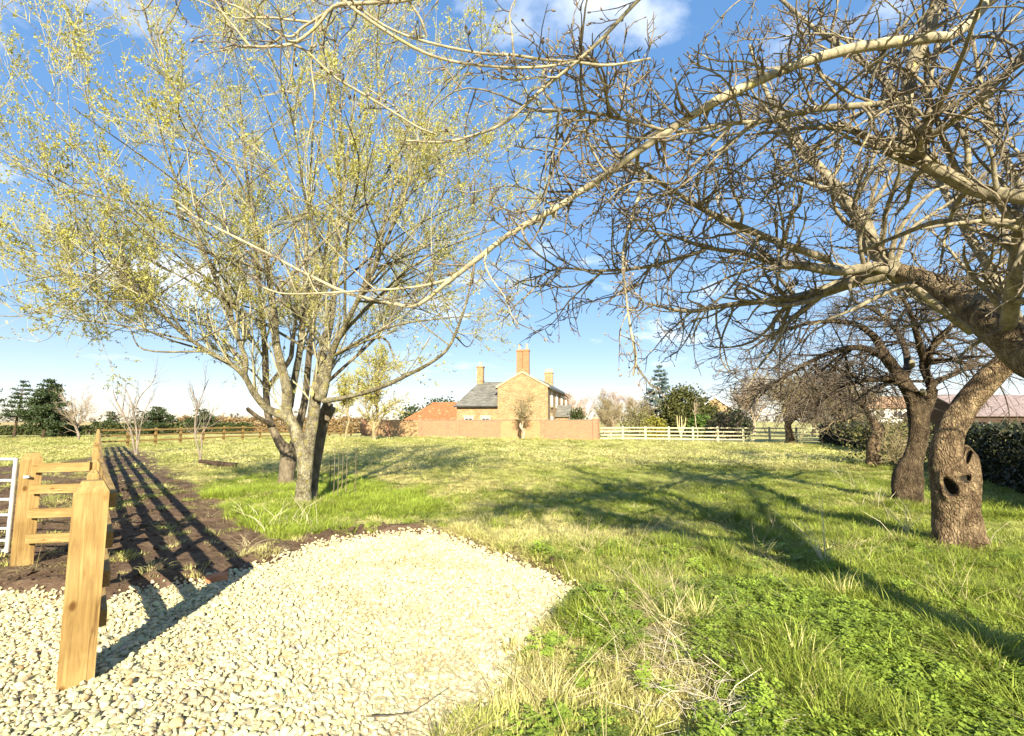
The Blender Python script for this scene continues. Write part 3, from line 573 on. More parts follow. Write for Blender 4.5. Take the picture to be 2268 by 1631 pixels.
#PART2
# ------------------------------------------------------------------ fences and gate
def g0(x, y): return float(H(np.array([x]), np.array([y]))[0])
def post_mesh(w, d, h, cap=.05, inset=.3, sink=.25):
    """upright with a weathered (chamfered) top"""
    a, b = w / 2, d / 2; i = 1 - inset; ch = .006
    ring = lambda s, t, z: [[-s, -t, z], [s, -t, z], [s, t, z], [-s, t, z]]
    v = ring(a, b, -sink) + ring(a, b, h - cap) + ring(a * i - ch, b * i - ch, h)
    f = [[0, 3, 2, 1], [8, 9, 10, 11]]
    for l in (0, 4):
        for k in range(4): f.append([l + k, l + (k + 1) % 4, l + 4 + (k + 1) % 4, l + 4 + k])
    return MB().add(v, f)
def place_part(ob, parent, loc, rz=0.0, ry=0.0, rx=0.0):
    ob.location = loc; ob.rotation_euler = (rx, ry, rz); ob.parent = parent; return ob
fr = random.Random(4)
def rail_between(parent, a, b, w, t, m, name='rail', jit=0.0):
    """one board from a to b: w high, t thick"""
    a = np.array(a); b = np.array(b); d = b - a; ln = np.linalg.norm(d); mb = MB(); mb.box((0, 0, 0), (ln, t, w))
    o = mb.build(name, m); o.parent = parent; o.location = (a + b) / 2
    o.rotation_euler = (fr.uniform(-jit, jit), -math.asin(d[2] / ln), math.atan2(d[1], d[0])); return o

P0 = np.array([-2.745, 3.37]); P1 = np.array([-24.7, 30.4]); dF = (P1 - P0) / np.linalg.norm(P1 - P0); nF = np.array([-dF[1], dF[0]]) * -1
angF = math.atan2(dF[1], dF[0])
fence = empty('timber_fence', (P0[0], P0[1], 0), 0, 'new golden timber post and rail fence running from the gravel into the field', 'fence')
def rel(p, z): return np.array([p[0] - P0[0], p[1] - P0[1], z])
Lf = np.linalg.norm(P1 - P0); nposts = 19; spc = Lf / (nposts - 1)
o = place_part(post_mesh(.18, .18, 1.235, .07, .33).build('post', M['wood_v']), fence, rel(P0, -.02), angF - math.pi / 2)
o['label'] = 'thick gate post with a chamfered top'
pm = post_mesh(.14, .085, 1.14, .045, .55)
first = None
for i in range(1, nposts):
    p = P0 + dF * spc * i
    if first is None: o = pm.build('post', M['wood_v']); first = o
    else: o = first.copy(); COL.objects.link(o)
    place_part(o, fence, rel(p, g0(*p)), angF + fr.uniform(-.03, .03), fr.uniform(-.012, .012), fr.uniform(-.012, .012))
RZ = (1.07, .82, .57, .32)
for i in range(0, nposts - 1, 2):                      # rails run over two bays
    for z in RZ:
        j = min(i + 2, nposts - 1); off = nF * (.043 + .019 + (.05 if i == 0 else 0)); off2 = nF * .064
        a = P0 + dF * (spc * i + .012) + off; b = P0 + dF * (spc * j - .012) + off2
        rail_between(fence, rel(a, z + fr.uniform(-.008, .008)), rel(b, g0(*(b - off2)) + z + fr.uniform(-.008, .008)), .098, .038, M['wood_h'])
# gate post and short infill beside it
GP = np.array([-5.49, 5.86]); JP = P0 + dF * spc * 2; JP = P0 + dF * 3.3
o = place_part(post_mesh(.19, .19, 1.26, .075, .33).build('post', M['wood_v']), fence, rel(GP, -.02), math.radians(43))
o['label'] = 'thick gate post beside the metal gate'
o = place_part(post_mesh(.13, .085, 1.16, .045, .5).build('post', M['wood_v']), fence, rel(JP, 0), angF)
for z in (1.075, .84, .575, .30):
    a = GP + np.array([.10, -.078]); b = JP + np.array([.03, -.09]); rail_between(fence, rel(a, z), rel(b, z + .012), .098, .038, M['wood_h'])
br = MB(); br.box((0, 0, 0), (.05, .012, .03)).box((.03, 0, 0), (.03, .02, .022))
lt = br.build('latch', M['galv']); place_part(lt, fence, rel(GP + np.array([.05, -.105]), .98))

gate = empty('metal_gate', (GP[0] - .16, GP[1] - .02, 0), math.radians(183), 'galvanised tubular field gate hung at the left gate post', 'gate')
gl = 3.3
def bar(name, a, b, r, m=None):
    return MB().tube([a, (np.array(a) + np.array(b)) / 2, b], r, 10).build(name, m or M['galv'], gate, smooth=True)
bar('stile', (0, 0, .14), (0, 0, 1.18), .022); bar('stile', (gl, 0, .14), (gl, 0, 1.18), .022)
for z in (1.17, .93, .72, .55, .40, .27, .16): bar('bar', (0, 0, z), (gl, 0, z), .017)
bar('brace', (.05, .03, .17), (gl * .5, .03, 1.16), .014); bar('brace', (gl - .05, .03, .17), (gl * .5, .03, 1.16), .014)

# far boundary fence from the corner to the brick wall
P2 = np.array([-16.6, 56.0]); d2 = (P2 - P1); L2 = np.linalg.norm(d2); d2 = d2 / L2; n2 = np.array([d2[1], -d2[0]])
bf = empty('boundary_fence', (P1[0], P1[1], 0), 0, 'far golden post and rail fence between the field corner and the brick wall', 'fence')
def rel2(p, z): return np.array([p[0] - P1[0], p[1] - P1[1], z])
nb = 15; fm = post_mesh(.15, .10, 1.16, .03, .4); first = None
for i in range(1, nb):
    p = P1 + d2 * L2 * i / nb
    if first is None: o = fm.build('post', M['wood_v']); first = o
    else: o = first.copy(); COL.objects.link(o)
    place_part(o, bf, rel2(p, g0(*p)), math.atan2(d2[1], d2[0]))
for i in range(nb):
    a = P1 + d2 * L2 * (i / nb + .0008) + n2 * .075; b = P1 + d2 * L2 * ((i + 1) / nb - .0008) + n2 * .075
    for z in (1.05, .70, .36): rail_between(bf, rel2(a, g0(*a) + z), rel2(b, g0(*b) + z), .11, .04, M['wood_h'])

# pale paddock fence right of the brick wall
Q0 = np.array([7.55, 43.4]); Q1 = np.array([23.4, 38.2]); dq = Q1 - Q0; Lq = np.linalg.norm(dq); dq = dq / Lq; nq = np.array([dq[1], -dq[0]])
pf = empty('paddock_fence', (Q0[0], Q0[1], 0), 0, 'pale four rail paddock fence between the brick wall and the dark hedge', 'fence')
def rel3(p, z): return np.array([p[0] - Q0[0], p[1] - Q0[1], z])
nqp = 9; fm = post_mesh(.15, .11, 1.18, .04, .4); first = None
for i in range(1, nqp + 1):
    p = Q0 + dq * Lq * i / nqp
    if first is None: o = fm.build('post', M['paddock']); first = o
    else: o = first.copy(); COL.objects.link(o)
    place_part(o, pf, rel3(p, g0(*p)), math.atan2(dq[1], dq[0]))
for i in range(nqp):
    a = Q0 + dq * Lq * (i / nqp + .001) + nq * .08; b = Q0 + dq * Lq * ((i + 1) / nqp - .001) + nq * .08
    for z in (1.06, .77, .47, .18): rail_between(pf, rel3(a, g0(*a) + z), rel3(b, g0(*b) + z), .10, .04, M['paddock'])

# ------------------------------------------------------------------ brick garden wall
W0 = np.array([7.35, 43.75]); W1 = np.array([-16.4, 56.2]); dw = W1 - W0; Lw = np.linalg.norm(dw); angw = math.atan2(dw[1], dw[0])
gw = empty('garden_wall', (W0[0], W0[1], 0), angw, 'long orange brick garden wall with dark coping in front of the house', 'wall')
WH = 1.68
us = [.30, 5.1, 9.7, 14.3, 18.9, 23.2, Lw - .30]
for k in range(6): MB().box(((us[k] + us[k + 1]) / 2, 0, WH / 2 - .1), (us[k + 1] - us[k] - .004, .24, WH + .2)).build('wall_panel', M['brick_buff' if k in (1, 4, 5) else 'brick_wall'], gw)
for k in range(8):
    x0 = .28 + (Lw - .56) * k / 8; x1 = .28 + (Lw - .56) * (k + 1) / 8
    MB().box(((x0 + x1) / 2, 0, WH + .035), (x1 - x0 - .006, .31, .064)).build('coping', M['coping'], gw)
for k, u in enumerate([.13, 5.1, 9.7, 14.3, 18.9, 23.2, Lw - .13]):
    e = u < 1 or u > Lw - 1; hh = WH + (.14 if e else -.004)
    o = MB().box((u, .075 if not e else 0, hh / 2 - .1), (.46 if not e else .44, .24 if not e else .44, hh + .2)).build('pier', M['brick_wall'], gw)
    if e:
        a = MB(); a.add([[u - .27, -.27, hh + .002], [u + .27, -.27, hh + .002], [u + .27, .27, hh + .002], [u - .27, .27, hh + .002], [u - .25, -.25, hh + .05], [u + .25, -.25, hh + .05], [u + .25, .25, hh + .05], [u - .25, .25, hh + .05], [u, 0, hh + .13]],
              [[0, 1, 5, 4], [1, 2, 6, 5], [2, 3, 7, 6], [3, 0, 4, 7], [0, 3, 2, 1]]); a.add(a.v[0][4:], [[0, 1, 4], [1, 2, 4], [2, 3, 4], [3, 0, 4]]); a.build('cap', M['stone_dress'], o)

# ------------------------------------------------------------------ farmhouse
HX, HY = 3.74, 53.0; ha = math.atan2(-.231, .973)
house = empty('brick_house', (HX, HY, 0), ha, 'buff brick farmhouse with slate roofs, gable end and tall chimneys', 'house')
GW, HL, EZ, RZ_ = 5.44, 18.2, 5.2, 6.72
mb = MB()
mb.add([[0, 0, -.2], [-GW, 0, -.2], [-GW, 0, EZ], [-GW / 2, 0, RZ_], [0, 0, EZ], [0, HL, -.2], [-GW, HL, -.2], [-GW, HL, EZ], [-GW / 2, HL, RZ_], [0, HL, EZ]],
       [[0, 5, 9, 4], [6, 1, 2, 7]]); mb.add(mb.v[0], [[0, 4, 3, 2, 1], [5, 6, 7, 8, 9]])
mb.build('wall', M['brick_house'], house)
def slab(name, quad, th, m, parent):
    q = np.array(quad, float); n = norm(np.cross(q[1] - q[0], q[3] - q[0])); v = np.concatenate([q, q + n * th])
    return MB().add(v, [[0, 3, 2, 1], [4, 5, 6, 7], [0, 1, 5, 4], [1, 2, 6, 5], [2, 3, 7, 6], [3, 0, 4, 7]]).build(name, m, parent)
sl = (RZ_ - EZ) / (GW / 2); ov = .28
slab('roof', [[ov, .06, EZ - ov * sl + .012], [ov, HL, EZ - ov * sl + .012], [-GW / 2, HL, RZ_ + .012], [-GW / 2, .06, RZ_ + .012]], .09, M['slate'], house)
slab('roof', [[-GW / 2, .06, RZ_ + .012], [-GW / 2, HL, RZ_ + .012], [-GW - ov, HL, EZ - ov * sl + .012], [-GW - ov, .06, EZ - ov * sl + .012]], .09, M['slate'], house)
def coping_strip(a, b):
    a = np.array(a); b = np.array(b); d = norm(b - a); up = np.array([-d[2], 0, d[0]]); up = up if up[2] > 0 else -up
    v = []
    for y_ in (-.10, .25):
        for p in (a, b):
            for s in (0.0, .17): v.append(p + up * s + np.array([0, y_, 0]))
    MB().add(v, [[0, 2, 3, 1], [4, 5, 7, 6], [0, 1, 5, 4], [2, 6, 7, 3], [1, 3, 7, 5], [0, 4, 6, 2]]).build('gable_coping', M['stone_dress'], house)
coping_strip((.12, 0, EZ - .12 * sl + .012), (-GW / 2, 0, RZ_ + .012)); coping_strip((-GW - .12, 0, EZ - .12 * sl + .012), (-GW / 2 - .003, 0, RZ_ + .012))
MB().box((ov + .03, HL / 2, EZ - ov * sl - .03), (.12, HL - .1, .12)).build('gutter', M['gutter'], house)
MB().box((.05, .5, 2.5), (.08, .08, 5.1)).build('downpipe', M['gutter'], house)
def chimney(x, y, z0, z1, w, d, pots, m, twin=False, parent=house, base=0.6):
    o = MB()
    if twin:
        o.box((x, y, z0 + base / 2), (w, d, base)); g = .045
        o.box((x, y + .05, (z0 + base + z1) / 2), (.12, d * .6, z1 - z0 - base - .004))
        for s in (-1, 1): o.box((x + s * (w / 4 + g / 4), y, (z0 + base + z1) / 2), (w / 2 - g, d * .92, z1 - z0 - base - .003))
        o.box((x, y, z1 + .09), (w + .06, d + .06, .18))
    else:
        o.box((x, y, (z0 + z1) / 2), (w, d, z1 - z0)); o.box((x, y, z1 + .07), (w + .12, d + .12, .135)); o.box((x, y, z0 + (z1 - z0) * .35), (w + .08, d + .08, .12))
    c = o.build('chimney', m, parent)
    zt = z1 + (.18 if twin else .138)
    for px in pots:
        h = .62 if twin else .5
        MB().tube([(x + px, y, zt), (x + px, y, zt + h * .12), (x + px, y, zt + h * .13), (x + px, y, zt + h * .85), (x + px, y, zt + h * .86), (x + px, y, zt + h)], [.17, .17, .13, .11, .14, .14], 12).build('pot', M['pot'], c, smooth=False)
chimney(-GW / 2, .42, RZ_ - .5, RZ_ + 2.35, 1.36, .62, (-.42, .42), M['brick_brown'], True, base=.95)
chimney(-GW / 2, HL - .5, RZ_ - .4, RZ_ + 1.55, 1.15, .7, (-.35, .05, .4), M['brick_house'])
def window(parent, c, w, h, face, panes=(2, 2), sill=True):
    """face 0: looks along -Y (local), face 1: looks along +X (local)"""
    cx, cy, cz = c; f = MB(); t = .06
    def bx(m, u, z, du, dz, out, th):
        if face == 0: m.box((cx + u, cy - out, cz + z), (du, th, dz))
        else: m.box((cx + out, cy + u, cz + z), (th, du, dz))
    for s in (-1, 1): bx(f, s * (w / 2 - t / 2), 0, t, h, .02, .07); bx(f, 0, s * (h / 2 - t / 2), w - 2 * t - .004, t, .02, .07)
    wd = f.build('window', M['white'], parent)
    for i in range(panes[0]):
        for j in range(panes[1]):
            pw = (w - 2 * t) / panes[0]; ph = (h - 2 * t) / panes[1]; g = MB(); bx(g, -w / 2 + t + pw * (i + .5), -h / 2 + t + ph * (j + .5), pw - .035, ph - .035, .012, .02); g.build('pane', M['glass'], wd)
    b = MB()
    for i in range(1, panes[0]): bx(b, -w / 2 + t + (w - 2 * t) * i / panes[0], 0, .035, h - 2 * t, .02, .05)
    for j in range(1, panes[1]): bx(b, 0, -h / 2 + t + (h - 2 * t) * j / panes[1], w - 2 * t, .034, .02, .048)
    if b.n: b.build('glazing_bar', M['white'], wd)
    l = MB(); bx(l, 0, h / 2 + .14, w + .3, .24, .012, .06); l.build('lintel', M['stone_dress'], wd)
    if sill: s_ = MB(); bx(s_, 0, -h / 2 - .06, w + .2, .1, .05, .14); s_.build('sill', M['stone_dress'], wd)
for v in (2.6, 6.4, 10.6, 15): window(house, (0, v, 3.95), 1.1, 1.5, 1, (2, 2))
for v in (2.6, 11.5, 15.2): window(house, (0, v, 1.4), 1.1, 1.6, 1, (2, 2))
for v in np.arange(.6, HL, 1.35): MB().box((.16, v, EZ - .2), (.24, .07, .12)).build('eaves_bracket', M['white'], house)
# gabled slate porch on the long side
pw0, pw1, pj = 5.2, 7.8, 1.6; pm_ = (pw0 + pw1) / 2
MB().box((pj / 2 + .002, pm_, 1.0), (pj - .1, pw1 - pw0 - .2, 2.2)).build('porch_wall', M['brick_house'], house)
slab('porch_roof', [[.02, pw0 - .15, 2.05], [pj + .1, pw0 - .15, 2.05], [pj + .1, pm_, 3.4], [.02, pm_, 3.4]], .07, M['slate'], house)
slab('porch_roof', [[pj + .1, pw1 + .15, 2.05], [.02, pw1 + .15, 2.05], [.02, pm_, 3.4], [pj + .1, pm_, 3.4]], .07, M['slate'], house)
MB().box((pj + .06, pm_, 1.55), (.06, pw1 - pw0 + .1, .9)).build('porch_board', M['white'], house)
# lower wing with hipped slate roof
wx0, wx1, wd_, we, wr = -10.14, -GW - .004, 6.0, 3.25, 6.0
MB().box(((wx0 + wx1) / 2, .25 + wd_ / 2, we / 2 - .1), (wx1 - wx0, wd_, we + .2)).build('wing_wall', M['brick_house'], house)
o1 = .25; hipx = -8.45; ym = .25 + wd_ / 2; yf, yb = .25 - o1, .25 + wd_ + o1
slab('wing_roof', [[wx0 - o1, yf, we - .08], [wx1, yf, we - .08], [wx1, ym, wr], [hipx, ym, wr]], .08, M['slate'], house)
slab('wing_roof', [[wx1, yb, we - .08], [wx0 - o1, yb, we - .08], [hipx, ym, wr], [wx1, ym, wr]], .08, M['slate'], house)
hp = MB(); a_ = np.array([[wx0 - o1, yb, we - .08], [wx0 - o1, yf, we - .08], [hipx, ym, wr]]); hn = norm(np.cross(a_[1] - a_[0], a_[2] - a_[0])); hv = np.concatenate([a_, a_ + hn * .08])
hp.add(hv, [[0, 2, 1], [3, 4, 5]]); hp.add(hv, [[0, 1, 4, 3], [1, 2, 5, 4], [2, 0, 3, 5]]); hp.build('wing_roof', M['slate'], house)
MB().box(((wx0 + wx1) / 2 - .1, yf - .07, we - .10), (wx1 - wx0 + .3, .12, .11)).build('gutter', M['gutter'], house)
chimney(hipx + .1, ym, wr - .6, wr + 1.75, .72, .62, (0,), M['brick_house'])
window(house, (-8.74, .25, 1.35), .95, 1.25, 0, (2, 2)); window(house, (-6.82, .25, 1.35), .95, 1.25, 0, (2, 2))

# red tiled outbuilding
barn = empty('tiled_outbuilding', (-8.7, 60.5, 0), ha, 'low outbuilding with hipped red pantile roof behind the brick wall', 'outbuilding')
bw, bd, be, brz = 8.2, 5.2, 1.75, 3.75
MB().box((0, bd / 2, be / 2 - .1), (bw, bd, be + .2)).build('wall', M['brick_house'], barn)
o2 = .3
slab('roof', [[-bw / 2 - o2, -o2, be - .05], [bw / 2 + o2, -o2, be - .05], [bw / 2 - 1.2, bd / 2, brz], [-bw / 2 + 2.2, bd / 2, brz]], .1, M['pantile'], barn)
slab('roof', [[bw / 2 + o2, bd + o2, be - .05], [-bw / 2 - o2, bd + o2, be - .05], [-bw / 2 + 2.2, bd / 2, brz], [bw / 2 - 1.2, bd / 2, brz]], .1, M['pantile'], barn)
for s, xe, xr in ((-1, -bw / 2 - o2, -bw / 2 + 2.2), (1, bw / 2 + o2, bw / 2 - 1.2)):
    t3 = [[xe, bd + o2, be - .05], [xe, -o2, be - .05], [xr, bd / 2, brz]]; t3 = t3 if s < 0 else t3[::-1]
    a_ = np.array(t3); hn = norm(np.cross(a_[1] - a_[0], a_[2] - a_[0])); MB().add(np.concatenate([a_, a_ + hn * .1]), [[0, 2, 1], [3, 4, 5]]).build('hip_roof', M['pantile'], barn)
MB().tube([(-bw / 2 + 2.1, bd / 2, brz + .08), (0, bd / 2, brz + .1), (bw / 2 - 1.1, bd / 2, brz + .08)], .11, 8).build('ridge_tile', M['pantile'], barn)

# neighbours on the right
def small_house(name, loc, rz, w, d, e, r, wallm, roofm, label, wins, chim=True):
    h = empty(name, loc, rz, label, 'house')
    m_ = MB(); m_.add([[-w / 2, 0, -.3], [w / 2, 0, -.3], [w / 2, 0, e], [-w / 2, 0, e], [-w / 2, d, -.3], [w / 2, d, -.3], [w / 2, d, e], [-w / 2, d, e]], [[0, 1, 2, 3], [5, 4, 7, 6]])
    m_.add([[-w / 2, 0, -.3], [-w / 2, d, -.3], [-w / 2, d, e], [-w / 2, d / 2, r], [-w / 2, 0, e]], [[0, 4, 3, 2, 1]]); m_.add([[w / 2, 0, -.3], [w / 2, d, -.3], [w / 2, d, e], [w / 2, d / 2, r], [w / 2, 0, e]], [[0, 1, 2, 3, 4]])
    m_.build('wall', wallm, h); s_ = (r - e) / (d / 2)
    slab('roof', [[-w / 2 - .2, -.3, e - .3 * s_ + .01], [w / 2 + .2, -.3, e - .3 * s_ + .01], [w / 2 + .2, d / 2, r + .01], [-w / 2 - .2, d / 2, r + .01]], .1, roofm, h)
    slab('roof', [[w / 2 + .2, d + .3, e - .3 * s_ + .01], [-w / 2 - .2, d + .3, e - .3 * s_ + .01], [-w / 2 - .2, d / 2, r + .01], [w / 2 + .2, d / 2, r + .01]], .1, roofm, h)
    for (u, z, ww, hh) in wins: window(h, (u, 0, z), ww, hh, 0, (2, 1), True)
    if chim: chimney(w * .3, d / 2, r - .4, r + .9, .8, .6, (-.15, .15), M['brick_red'], parent=h)
    return h
p = at(1985, 930, 62)
small_house('white_house', (p[0] + 1.5, 62, 0), math.radians(-6), 9, 7, 3.3, 4.7, M['render_white'], mat('faded orange tiles', (.30, .16, .09), (.42, .25, .15), 3, .9), 'white neighbouring house with orange tiled roof behind the apple trees', [(-3.2, 2.45, 1.1, .85), (-1.2, 2.45, 1.1, .85), (1.2, 2.45, 1.1, .85), (3.2, 2.45, 1.1, .85)])
p = at(1620, 930, 78)
bh = small_house('gabled_house', (p[0], 80, 0), math.radians(90), 9, 7, 2.9, 5.2, M['brick_house'], M['slate'], 'distant brick gable with white bargeboards behind the dark ivy bush', [], False)
for s in (-1, 1):
    a = np.array([-4.72, 3.5 + s * 3.9, 2.6]); b = np.array([-4.72, 3.5, 5.25]); rail_between(bh, a, b, .3, .06, M['white'], 'bargeboard')
p = at(2300, 920, 48)
small_house('long_barn', (p[0] + 3, 50, 0), math.radians(4), 16, 8, 2.2, 4.3, M['beam'], mat('mauve tiles', (.16, .115, .11), (.27, .205, .195), 3, .8), 'long low barn with dusky pink roof at the right edge', [], False)
#PART3
# ------------------------------------------------------------------ trees: generators
def catmull(P, n):
    P = np.asarray(P, float); k = len(P); Q = np.concatenate([[2 * P[0] - P[1]], P, [2 * P[-1] - P[-2]]])
    t = np.linspace(0, k - 1 - 1e-6, n); i = t.astype(int); f = (t - i)[:, None]
    a, b, c, d = Q[i], Q[i + 1], Q[i + 2], Q[i + 3]
    return .5 * ((2 * b) + (c - a) * f + (2 * a - 5 * b + 4 * c - d) * f ** 2 + (3 * b - a - 3 * c + d) * f ** 3)
def limb(pts, n=24):
    """pts: (px, py, distance, width in px) -> centreline and radii in metres"""
    A = np.array([np.append(at(p[0], p[1], p[2]), p[3] * p[2] / F / 2 * F / math.hypot(F, p[0] - CX)) for p in pts]); C = catmull(A, n); return C[:, :3], np.maximum(C[:, 3], .002)
def limb3(pts, n=24):
    """pts: x, y, z, radius in metres"""
    C = catmull(np.array(pts, float), n); return C[:, :3], np.maximum(C[:, 3], .002)
def grow(r, P, R, n, L0, L1, ang, K, wob, up, ratio=.6, rmin=.002, rmax=9, rtip=.35, tmin=.1, tmax=1., jit=1., bias=None):
    """n side shoots from the shoots P (M,K,3), R (M,K)"""
    Mm, K0, _ = P.shape
    ln = np.linalg.norm(np.diff(P, axis=1), axis=-1).sum(1); i = r.choice(Mm, n, p=ln / ln.sum())
    t = tmin + (tmax - tmin) * r.random(n); u = t * (K0 - 1) * .9999; k = u.astype(int); f = (u - k)[:, None]
    p0 = P[i, k] * (1 - f) + P[i, k + 1] * f; T = norm(P[i, k + 1] - P[i, k]); rp = R[i, k] * (1 - f[:, 0]) + R[i, k + 1] * f[:, 0]
    a = r.uniform(ang[0], ang[1], n)[:, None]; q = r.normal(size=(n, 3)); q = norm(q - (q * T).sum(-1, keepdims=True) * T)
    d = norm(np.cos(a) * T + np.sin(a) * q + np.array([0, 0, up * .6]))
    if bias is not None: d = norm(d + np.asarray(bias))
    Ln = r.uniform(L0, L1, n) * (1.15 - .5 * t); r0 = np.clip(rp * ratio, rmin, rmax)
    out = [p0]; st = (Ln / (K - 1))[:, None]; cur = p0; wv = r.normal(0, wob, (n, 3))
    for j in range(K - 1):
        wv = .55 * wv + r.normal(0, wob, (n, 3)); d = norm(d + wv + np.array([0, 0, up / (K - 1)])); cur = cur + d * st; out.append(cur)
    Pn = np.stack(out, 1); Rn = r0[:, None] * np.linspace(1, rtip, K)[None]
    return Pn, Rn
def clear_of_camera(P, R, dmin=1.25, zmin=None):
    k = (np.linalg.norm(P - np.array([0, 0, CAMZ]), axis=-1).min(1) > dmin)
    if zmin is not None: k &= P[:, :, 2].min(1) > zmin
    return P[k], R[k]
def trunk_mesh(C, R, sides=18, lump=.10, freq=3.2, flare=.25, cap=True):
    K = len(C); V, Fq = tubes(C[None], R[None], sides); V = V.reshape(K, sides, 3); ax = C[:, None, :]
    d = V - ax; s = 1 + lump * n3(V * 1.0, freq) + lump * .5 * n3(V, freq * 3.1) + lump * .22 * n3(V, freq * 7.7)
    fl = 1 + flare * np.exp(-np.linspace(0, 1, K) * 14)
    V = ax + d * s[..., None] * fl[:, None, None]; mb = MB().add(V.reshape(-1, 3), Fq)
    if cap: mb.add(V[-1], [list(range(sides))])
    return mb
def tube_part(name, P, R, sides, m, parent, kind=None):
    v, f = tubes(P, R, sides); o = MB().add(v, f).build(name, m, parent, smooth=True)
    if kind: o['kind'] = kind
    return o
def leaf_quads(r, pts, size, asp=.42, nrm=None):
    n = len(pts); a = norm(r.normal(size=(n, 3))); b = norm(np.cross(a, r.normal(size=(n, 3)))); s = r.uniform(size[0], size[1], n)[:, None]
    V = np.stack([pts, pts + a * s * .5 + b * s * asp, pts + a * s, pts + a * s * .5 - b * s * asp], 1)
    return V.reshape(-1, 3), np.arange(4 * n).reshape(n, 4)
def foliage(r, mb, c, rad, n, size, clumps=40, cs=.28, low=-1.0, shell=.55):
    """leaf faces gathered in clumps through an ellipsoid"""
    d = norm(r.normal(size=(clumps, 3))); q = d * (shell + (1 - shell) * r.random((clumps, 1))) ; q = q[q[:, 2] > low]; i = r.integers(0, len(q), n)
    g = r.normal(0, cs, (n, 3)); g *= np.array([1, 1, .8]); p = (q[i] + g) * np.asarray(rad) + np.asarray(c)
    p = p[p[:, 2] > .02]; v, f = leaf_quads(r, p, size); mb.add(v, f, tint=np.repeat(np.clip(r.random(len(p)) * .7 + .3 * (r.random(len(q))[i[:len(p)]]), 0, 1), 4)); return mb
def stack(ls): return np.stack([a for a, _ in ls]), np.stack([b for _, b in ls])
def stem_tree(name, label, group, base, h, spread, seed, m_tr, m_tw, n1=14, n2=120, n3_=900, r0=.16, up=.35, fork=.22, twr=.006, lean=(0, 0), droop=0.0, leaf=None, nleaf=0, lsize=(.05, .1), K3=4, stems=1, cat='tree'):
    """a bare (or leafing) background tree: trunk, boughs, twigs"""
    r = np.random.default_rng(seed); t = empty(name, base, 0, label, cat, group); ls = []
    for s in range(stems):
        ox, oy = (0, 0) if stems == 1 else r.normal(0, r0 * 1.2, 2); z = np.linspace(0, 1, 6)
        lx, ly = (lean[0], lean[1]) if stems == 1 else r.normal(0, spread * .35, 2)
        p = [[ox + lx * q ** 1.3 + (r.normal(0, .02 * h) if 0 < q else 0), oy + ly * q ** 1.3 + (r.normal(0, .02 * h) if 0 < q else 0), q * h * .72 - (.15 if q == 0 else 0), r0 * (1.0 - .72 * q) / (1 if stems == 1 else 1.5)] for q in z]
        ls.append(limb3(p, 14))
    mb = MB()
    for C, R in ls: tm = trunk_mesh(C, R, 10, .08, 4.0); [mb.add(v, f) for v, f in ((tm.v[0], tm.f[0]),)]
    mb.build('trunk', m_tr, t, smooth=True)
    P0_, R0_ = stack(ls)
    P1_, R1_ = grow(r, P0_, R0_, n1, spread * .7, spread * 1.25, (.5, 1.1), 9, .10, up, .6, .015, r0 * .5, .3, fork, .98)
    P2_, R2_ = grow(r, P1_, R1_, n2, spread * .25, spread * .6, (.35, .95), 6, .14, up * .5 - droop, .6, .008, .05, .4, .15)
    P3_, R3_ = grow(r, np.concatenate([P2_]), R2_, n3_, spread * .10, spread * .30, (.3, .9), K3, .16, up * .4 - droop, .7, twr, .03, .55, .1)
    tube_part('boughs', P1_, R1_, 5, m_tr, t); w = MB(); w.add(*tubes(P2_, R2_, 4)); w.add(*tubes(P3_, R3_, 3)); o = w.build('twigs', m_tw, t, smooth=True); o['kind'] = 'stuff'
    if leaf:
        i = r.integers(0, len(P3_), nleaf); k = r.integers(0, K3, nleaf); v, f = leaf_quads(r, P3_[i, k] + r.normal(0, .03, (nleaf, 3)), lsize)
        o = MB().add(v, f, tint=np.repeat(r.random(nleaf), 4)).build('leaves', leaf, t); o['kind'] = 'stuff'
    return t
def bush(name, label, group, base, parts, n, size, leaf, seed, stem=M['bark_dark'], cat='bush', clumps=50, cs=.25, shell=.55):
    r = np.random.default_rng(seed); t = empty(name, base, 0, label, cat, group); mb = MB()
    tot = sum(p[3] * p[5] for p in parts)
    for (cx, cy, cz, rx, ry, rz) in parts: foliage(r, mb, (cx, cy, cz), (rx, ry, rz), int(n * rx * rz / tot), size, clumps, cs, shell=shell)
    o = mb.build('foliage', leaf, t); o['kind'] = 'stuff'
    ls = []
    for k in range(5):
        cx, cy, cz, rx, ry, rz = parts[k % len(parts)]; a = r.random() * 6.28
        ls.append(limb3([[cx * .6 + .1 * math.cos(a), cy * .6 + .1 * math.sin(a), -.1, .07], [cx * .8 + .25 * rx * math.cos(a), cy + .25 * ry * math.sin(a), cz * .6, .05], [cx + .5 * rx * math.cos(a), cy + .5 * ry * math.sin(a), cz + .4 * rz, .02]], 7))
    P, R = stack(ls); tube_part('stems', P, R, 5, stem, t); return t
